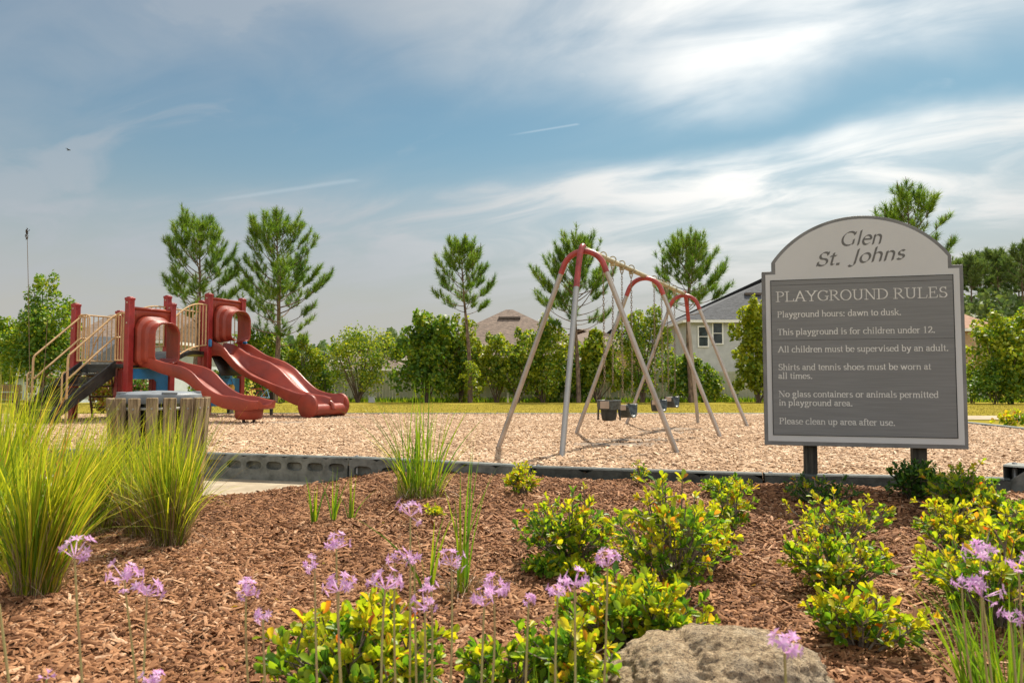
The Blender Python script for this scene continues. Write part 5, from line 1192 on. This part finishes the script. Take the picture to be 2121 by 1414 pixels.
# pines
def pine(label, px, Yd, top, hw, crown_lo, seed, group='pines along the fence', m_=None, nbr=46, lean=0., tuft=46, nl=.37, wn=.022, nm='pine_tree', base_z=None, asym=0., tr=1.):
    rg = np.random.default_rng(seed); base = PD(px, 832, Yd); base.z = float(HL(base.x, Yd)) if base_z is None else base_z
    zt = PD(px, top, Yd).z-.80*nl/.36*(Yd/41 if Yd < 60 else .6); ht = zt-base.z; wd = hw*Yd/FPX; zc_ = PD(px, crown_lo, Yd).z-base.z; bz = Vector(base)
    topv = bz+Vector((lean*Yd/FPX, 0, ht)); root = thing(nm, label, 'pine tree', base, group)
    def ax(t): p_ = bz.lerp(topv, t); p_.x += .10*math.sin(t*5+seed); return p_
    wood = MB(); wood.tube([ax(i/10)-UP*(.1 if i == 0 else 0) for i in range(11)], [max(.02, .0165*ht*tr*(1-.92*(i/10)**1.1)) for i in range(11)], 9)
    tp, td = [], []
    for i in range(nbr):
        f = (i+.5)/nbr; zb_ = zc_+(ht-zc_)*(f**.82)*.97; t = zb_/ht; u = (zb_-zc_)/(ht-zc_)
        prof = min(1., 1.15*max(.01, 1-u)**.58)*(.6+.4*min(1, u/.2))
        L_ = wd*max(.10, prof)*rg.uniform(.62, 1.08); a = i*2.399+rg.uniform(-.4, .4); el = R(6+44*u)+rg.uniform(-.16, .22)
        if asym: L_ *= 1+asym*math.cos(a)
        d = Vector((math.cos(a)*math.cos(el), math.sin(a)*math.cos(el), math.sin(el))); o_ = ax(t); L_ /= max(.6, math.cos(el))**.5
        e_ = o_+d*L_+UP*L_*.26; path = bez(o_, o_+d*L_*.6-UP*L_*.08, e_, 7)
        r0 = .010*L_+.012; wood.tube(path, [r0*(1-.8*k/7) for k in range(8)], 5, cap=False)
        if u < .25 and rg.random() < .16 or rg.random() < .04: continue   # bare dead limb
        nt2 = max(2, int(L_*3.6))
        for k in range(nt2):
            s_ = 1-(k/nt2)*.52; j = min(6, int(s_*7)); o2 = path[j].lerp(path[j+1], s_*7-j) if s_ < 1 else path[7]
            for sgn in ((1, -1) if k else (1,)):
                if k and rg.random() < .26: continue
                sd_ = d.cross(UP).normalized()*sgn; dv = (d*rg.uniform(.3, .9)+sd_*(rg.uniform(.5, 1.1) if k else .1)+UP*rg.uniform(.35, .9)).normalized()
                e2 = o2+dv*rg.uniform(.22, .55)*min(1.3, .5+L_*.4)
                wood.tube([o2, e2], [.012, .007], 4, cap=False); tp.append(e2); td.append(dv+UP*.9)
                if rg.random() < .5: tp.append(o2.lerp(e2, .5)); td.append(dv+UP*.3)
    for k in range(7): tp.append(ax(1)-UP*.12*k+Vector((rg.normal(0, .06*k), rg.normal(0, .06*k), 0))); td.append(Vector((rg.normal(0, .25), rg.normal(0, .25), 1)))
    tp, td = np.array(tp), unit(np.array(td))
    for p_, d_ in zip(tp, td):
        if rg.random() < .45: wood.tube([Vector(p_)-Vector(d_)*.05, Vector(p_)+(Vector(d_)*.3+UP).normalized()*.24], [.024, .008], 4)
    wood.build('trunk', M['bark'], root, angle=60)
    T = np.repeat(tp, tuft, 0); D = np.repeat(td, tuft, 0); n = len(T)
    rv = unit(rg.normal(size=(n, 3))); sd_ = unit(rv-D*np.sum(rv*D, 1, keepdims=True)); el = rg.uniform(.15, 1.25, n)[:, None]
    nd = D*np.cos(el)+sd_*np.sin(el)+np.array([0, 0, .05]); st_ = T-D*(rg.uniform(0, .30, n)*1.0)[:, None]
    ND_V = np.array([(-.5, 0, 0), (.5, 0, 0), (0, 1, 0)], float); sc = np.stack([np.full(n, wn), nl*rg.uniform(.7, 1.15, n), np.ones(n)], 1)
    fast('crown', *inst(ND_V, np.array([(0, 1, 2)]), frames(nd, rg.normal(size=(n, 3))), sc, st_), m_ or M['pine'], root)
    return root
pine('pine with forked looking crown behind the upper deck', 405, 40, 443, 100, 690, 11, nbr=50)
pine('tallest dense pine behind the double slide', 571, 40, 434, 112, 720, 12, nbr=64, tr=1.1)
pine('slim pine standing alone at the centre', 972, 40, 482, 66, 655, 13, nbr=46, lean=-14)
pine('pine behind the front swing tripod', 1195, 41, 484, 98, 690, 14, nbr=56)
pine('spreading pine between swing frame and sign', 1430, 41, 480, 86, 655, 15, nbr=48)
pine('pine rising behind the arched sign top', 1888, 34, 376, 92, 640, 16, nbr=52)
tree_like('bush', 'small low branch growth on the slim pine foot', 'bush', 975, 39.6, 26, 745, (by_, bg_), 700, .13, GBUSH, lobes=6, branches=4, low=.3)
# forest pines beyond the tan house
fp = [(1985, 80, 540, 45), (2018, 76, 528, 42), (2048, 84, 520, 40), (2075, 78, 516, 46), (2104, 82, 522, 40), (2128, 74, 500, 42), (2150, 80, 510, 40), (2062, 92, 535, 45), (2032, 95, 545, 40), (2095, 96, 540, 45), (1955, 90, 560, 45), (2120, 95, 530, 40)]
words = ['leftmost front', 'second front', 'third front', 'broad middle', 'fourth front', 'tallest right', 'outermost right', 'rear middle', 'rear left', 'rear right', 'hidden leftmost', 'rear outermost']
for i, (px, Yd, tp_, hw) in enumerate(fp):
    pine(words[i]+' pine of the wood beyond the tan house', px, Yd, tp_, hw, 610, 40+i, 'pines of the wood at right', M['pine_far'], 34, tuft=16, nl=.6, wn=.075)
b_pts = []
n = 30000; px = RNG.uniform(560, 960, n); Yd = RNG.uniform(110, 130, n)
topf = 702+14*np.sin(px*.021)+9*np.sin(px*.09+1)+6*np.sin(px*.27)
u = RNG.uniform(0, 1, n)**.6; py = topf+(790-topf)*u
pos = np.stack([(px-CX)/FPX*Yd, Yd, EYE+(785-py)/FPX*Yd], 1)
tag(fast('distant_wood', *inst(DIA_V, DIA_F, frames(unit(RNG.normal(size=(n, 3))), RNG.normal(size=(n, 3))+np.array([0, -.5, .5])), RNG.uniform(.5, 1.1, n), pos), M['bush_far']), kind='stuff')
n = 16000; px = RNG.uniform(1960, 2240, n); Yd = RNG.uniform(70, 100, n); topf = 600+12*np.sin(px*.06)
py = topf+(790-topf)*RNG.uniform(0, 1, n)**.7; pos = np.stack([(px-CX)/FPX*Yd, Yd, EYE+(785-py)/FPX*Yd], 1)
tag(fast('wood_undergrowth', *inst(DIA_V, DIA_F, frames(unit(RNG.normal(size=(n, 3))), RNG.normal(size=(n, 3))+np.array([0, -.5, .5])), RNG.uniform(.35, .8, n), pos), M['bush_far']), kind='stuff')
# rough grass at the fence foot and along the far edging
def fringe(name, n, x0, x1, y0, y1, h0, h1, m_, wd, zf):
    x = RNG.uniform(x0, x1, n); y = RNG.uniform(y0, y1, n); d = np.stack([RNG.normal(0, .3, n), RNG.normal(0, .3, n), np.ones(n)], 1)
    TV = np.array([(-.5, 0, 0), (.5, 0, 0), (0, 1, 0)], float); sc = np.stack([np.full(n, wd), RNG.uniform(h0, h1, n), np.ones(n)], 1)
    return tag(fast(name, *inst(TV, np.array([(0, 1, 2)]), frames(d, RNG.normal(size=(n, 3))), sc, np.stack([x, y, zf(x, y)], 1)), m_), kind='stuff')
fringe('rough_grass', 16000, -32, 32, 42.6, 43.8, .12, .42, GG, .06, HL)
fringe('lawn_edge_grass', 16000, -14, 9, 16.72, 17.3, .03, .075, GG, .012, HL)
M['lawn_blade'] = leafmat('golden_lawn_blade', [(0., (.18, .17, .02)), (.6, (.30, .245, .04)), (1., (.38, .30, .07))], .3, 1.2)
fringe('lawn_blades', 60000, -26, 27, 17.0, 34, .015, .035, M['lawn_blade'], .02, HL)

# ------------------------------------------------------------------ fence
FY = 44.; fz = -.48; x0, x1 = PD(585, 800, FY).x, PD(2045, 800, FY).x
fence = thing('fence', 'long white vinyl privacy fence behind the bushes', 'fence', ((x0+x1)/2, FY, fz))
nsec = int((x1-x0)/2.44); stp = (x1-x0)/nsec
for i in range(nsec+1):
    xx_ = x0+i*stp; b = MB(); b.box((xx_, FY, fz+.93), (.13, .13, 1.9)); b.box((xx_, FY, fz+1.9), (.16, .16, .04)); b.build('post', M['vinyl'], fence, smooth=False)
    if i < nsec:
        b = MB(); nb_ = 12; bw = (stp-.13)/nb_
        for k in range(nb_): b.box((xx_+.065+bw*(k+.5), FY, fz+.93), (bw-.012, .03, 1.62))
        for z in (.1, 1.77): b.box((xx_+stp/2, FY, fz+z), (stp-.13, .05, .14))
        b.build('panel', M['vinyl'], fence, smooth=False)

# ------------------------------------------------------------------ houses
def window(root, x, y, z, w_, h_, pane='glass', bars=True):
    b = MB()
    for c_, s_ in (((x-w_/2, y, z), (.09, .08, h_+.09)), ((x+w_/2, y, z), (.09, .08, h_+.09)), ((x, y, z+h_/2), (w_-.09, .08, .09)), ((x, y, z-h_/2), (w_-.09, .08, .09)), ((x, y, z), (w_-.09, .06, .05))): b.box(c_, s_)
    o = b.build('window', M['white_trim'], root, smooth=False)
    MB().box((x, y+.03, z), (w_-.08, .02, h_-.08)).build('pane', M[pane], o, smooth=False)
def house(label, xl, xr, Yd, depth, eave, ridge, wall, roof, wins=(), kind='hip', group='houses beyond the fence', z0=-.48, ov=.45, inset=None, vents=(), ridge_l=None, ridge_r=None, gable=None):
    root = thing('house', label, 'house', ((xl+xr)/2, Yd+depth/2, z0), group)
    MB().box(((xl+xr)/2, Yd+depth/2, (z0+eave)/2), (xr-xl, depth, eave-z0)).build('wall', M[wall], root, smooth=False)
    a, c, y0_, y1_ = xl-ov, xr+ov, Yd-ov, Yd+depth+ov
    i = (depth/2+ov) if inset is None else inset
    rl = a+i if ridge_l is None else ridge_l; rr = c-i if ridge_r is None else ridge_r; ym = Yd+depth/2
    if kind == 'gable': rl, rr = a, c
    if kind == 'gable_front':
        xm = (a+c)/2; vs = [(a, y0_, eave), (c, y0_, eave), (c, y1_, eave), (a, y1_, eave), (xm, y0_, ridge), (xm, y1_, ridge)]; fs = [(0, 4, 5, 3), (1, 2, 5, 4), (0, 1, 4), (3, 5, 2)]
    else:
        vs = [(a, y0_, eave), (c, y0_, eave), (c, y1_, eave), (a, y1_, eave), (rl, ym, ridge), (rr, ym, ridge)]; fs = [(0, 1, 5, 4), (2, 3, 4, 5), (1, 2, 5), (3, 0, 4)]
    b = MB(); b.add([Vector(v)+UP*.06 for v in vs], fs); b.add([Vector(v)+UP*.055 for v in vs[:4]], [(0, 1, 2, 3)]); rf = b.build('roof', M[roof], root, smooth=False)
    b = MB()
    for p_, q_ in (((a, y0_), (c, y0_)), ((a, y1_), (c, y1_)), ((a, y0_+.05), (a, y1_-.05)), ((c, y0_+.05), (c, y1_-.05))): b.beam((*p_, eave-.06), (*q_, eave-.06), .04, .2)
    b.build('fascia', M['white_trim'], rf, smooth=False)
    for (vx, vz, vw) in vents:
        t = (vz-eave)/(ridge-eave); b = MB(); b.box((vx, y0_+(ym-y0_)*t-.1, vz+.12), (vw, .3, .18)); b.build('roof_vent', M['vent'], rf, smooth=False)
    for wv in wins: window(root, wv[0], Yd-.04, wv[1], wv[2], wv[3], *(wv[4:] or ()))
    return root
M['vent'] = mat('dark_roof_vent', (.10, .075, .06), .7, .1)
def wx(px, Yd): return (px-CX)/FPX*Yd
def wz(py, Yd): return EYE+(785.-py)/FPX*Yd
house('brown roofed house with a pointed hip roof at the centre', wx(845, 60), wx(1262, 60), 60, 15, wz(742, 60), wz(641, 67), 'wall_tan', 'shingle_brown', kind='hip', ridge_l=wx(1048, 67), ridge_r=wx(1062, 67), vents=((wx(1055, 63), wz(656, 63.5), 2.),))
house('lower brown roofed house right of the pointed roof', wx(1125, 74), wx(1330, 74), 74, 12, wz(722, 74), wz(682, 80), 'wall_tan', 'shingle_brown', kind='hip')
house('dark roofed house seen behind the swing chains', wx(1240, 90), wx(1380, 90), 90, 12, wz(720, 90), wz(682, 96), 'wall_grey', 'shingle_grey', kind='hip')
Yh = 54.
house('two storey pale grey house with dark roof left of the sign', wx(1425, Yh), wx(1860, Yh), Yh, 13, wz(664, Yh), wz(560, 60), 'wall_grey', 'shingle_grey',
      wins=((wx(1457, Yh), wz(697, Yh), .75, 1.5), (wx(1487, Yh), wz(690, Yh), .75, 1.6), (wx(1620, Yh), wz(690, Yh), .9, 1.5)), ridge_l=wx(1640, 60), vents=((wx(1560, 57), wz(612, 57), 1.3),))
Yh = 56.
house('tan house with reddish roof right of the sign', wx(1880, Yh), wx(2062, Yh), Yh, 12, wz(682, Yh), wz(640, 61), 'wall_tan', 'shingle_tan', wins=((wx(2046, Yh), wz(702, Yh), .9, 1.5, 'shutter'), (wx(1950, Yh), wz(702, Yh), .9, 1.5)), ridge_r=wx(1990, 61))
Yh = 70.
house('long brown roofed house right of the double slide', wx(650, Yh), wx(835, Yh), Yh, 10, wz(764, Yh), wz(722, 74), 'wall_cream', 'shingle_brown')
house('small front gable with dark louvre beside the long brown roof', wx(640, 66), wx(688, 66), 66, 4, wz(745, 66), wz(727, 66), 'wall_cream', 'shingle_grey', kind='gable_front', ov=.3)
Yh = 46.
house('pale blue house with brown roof behind the stairs', wx(150, Yh), wx(330, Yh), Yh, 10, wz(706, Yh), wz(650, 50), 'wall_blue', 'shingle_brown', kind='gable', z0=-.48, wins=((wx(285, Yh), wz(760, Yh), .9, 1.3),))
Yh = 40.
house('grey roofed cream bungalow at the far left', wx(-140, Yh), wx(150, Yh), Yh, 9, wz(772, Yh)+.0, wz(700, 45), 'wall_blue', 'shingle_grey', z0=-.48, wins=((wx(27, Yh), wz(792, Yh), .55, .75), (wx(70, Yh), wz(800, Yh), .6, .8)), kind='gable')

# ------------------------------------------------------------------ small things
def bicycle(x, y, rz, label, m_):
    root = thing('bicycle', label, 'bicycle', (x, y, float(HL(x, y))), 'bicycles parked by the fence')
    d = Vector((math.cos(rz), math.sin(rz), 0)); z0 = float(HL(x, y)); o = Vector((x, y, z0)); r_ = .32
    def q(a, z): return o+d*a+UP*z
    for s_ in (-.52, .52):
        b = MB(); b.tube([q(s_+r_*math.cos(t), r_+.02+r_*math.sin(t)) for t in np.linspace(0, 2*math.pi, 28, endpoint=False)], .022, 6, closed=True)
        wh = b.build('wheel', M['rubber'], root)
        b = MB()
        for k in range(10): t = k*math.pi/5; b.tube([q(s_, r_+.02), q(s_+r_*math.cos(t), r_+.02+r_*math.sin(t))], .004, 4)
        b.build('spokes', M['chain'], wh)
    b = MB(); bb_, st_, hd, ft, rr = q(-.05, .3), q(-.18, .72), q(.36, .78), q(.52, .34), q(-.52, .34)
    for a, c in ((bb_, st_), (bb_, hd), (st_, hd), (bb_, rr), (st_, rr), (hd, ft)): b.tube([a, c], .02, 6)
    b.build('frame', m_, root)
    side = d.cross(UP); b = MB(); b.tube([hd-side*.28+UP*.16, hd+UP*.16, hd+side*.28+UP*.16], .014, 6); b.tube([hd, hd+UP*.16], .014, 6); b.build('handlebar', M['chain'], root)
    b = MB(); b.beam(st_+UP*.08-d*.12, st_+UP*.09+d*.12, .13, .05); b.tube([st_, st_+UP*.08], .014, 6); b.build('saddle', M['rubber'], root, bevel=.01)
M['bike_red'] = mat('red_bike_paint', (.4, .03, .04), .3, .05); M['bike_blue'] = mat('pale_blue_bike_paint', (.25, .42, .60), .3, .05)
bicycle(wx(528, 38), 38., .1, 'red framed bicycle seen below the slides', M['bike_red'])
bicycle(wx(561, 37), 37., -.15, 'pale blue bicycle right of the red one', M['bike_blue'])
# bench at far left
Yb = 13.2; x_l, x_r = wx(-70, Yb), wx(62, Yb); bench = thing('park_bench', 'brown wooden bench at the far left behind the grass', 'bench', ((x_l+x_r)/2, Yb, PLAY_Z))
xm, wl = (x_l+x_r)/2, x_r-x_l
b = MB(); b.box((xm, Yb-.2, .74), (wl, .04, .12)); b.box((xm, Yb-.19, .60), (wl, .04, .12)); b.build('backrest', M['wood_brown'], bench, bevel=.006)
b = MB()
for k in range(3): b.box((xm, Yb-.05+k*.14, .50), (wl, .12, .045))
b.build('seat', M['wood_brown'], bench, bevel=.006)
for s_ in (-1, 1):
    xx_ = xm+s_*(wl/2-.12); b = MB(); b.box((xx_, Yb+.16, .28), (.09, .09, .4)); b.box((xx_, Yb-.14, .42), (.09, .06, .68)); b.build('leg', M['wood_brown'], bench, bevel=.006)
# low seat beyond the single slide foot
Yb = 17.6; xm = wx(456, Yb); lb_ = thing('low_bench', 'low dark bench on the lawn behind the slides', 'bench', (xm, Yb, .03))
b = MB(); b.box((xm, Yb, .40), (.72, .3, .05)); b.build('seat', M['wood_brown'], lb_, bevel=.005)
for s_ in (-1, 1): MB().box((xm+s_*.27, Yb, .2), (.07, .26, .35)).build('leg', M['wood_dark'], lb_, bevel=.005)
# white pipe at the fence, a small marker, a bird
p_ = PD(1052, 828, 42.2); b = MB(); b.tube([(p_.x, p_.y, -.5), (p_.x-.03, p_.y, wz(772, 42.2))], .045, 8); b.tube([(p_.x-.03, p_.y, wz(772, 42.2)), (p_.x-.03, p_.y, wz(771, 42.2)+.03)], [.06, .05], 8)
tag(b.build('marker_post', M['white_trim'], origin=(p_.x, p_.y, -.48)), 'thin white marker pipe between bushes near the swing', 'post')
p_ = PD(770, 826, 41.5); z_ = float(HL(0, 41.5)); b = MB(); b.box((p_.x, 41.5, z_+.16), (.34, .25, .32)); b.box((p_.x, 41.5, z_+.335), (.38, .29, .04))
tag(b.build('utility_box', M['wall_grey'], origin=(p_.x, 41.5, z_), bevel=.01), 'small pale utility box at the foot of the fountain shaped bush', 'utility box')
p_ = PD(142, 311, 60); b = MB()
b.tube([p_-Vector((.16, 0, .01)), p_-Vector((.05, 0, 0)), p_+Vector((.08, 0, .01)), p_+Vector((.16, 0, .02))], [.01, .05, .045, .01], 8)
for s_ in (-1, 1): b.add([p_+Vector((.04, 0, .03)), p_+Vector((.02, s_*.18, .10)), p_+Vector((-.06, s_*.36, .04)), p_+Vector((-.05, s_*.15, .06)), p_+Vector((-.03, 0, .03))], [(0, 1, 2, 3, 4)])
tag(b.build('bird', M['rubber'], origin=p_), 'tiny dark bird flying high at left', 'bird')
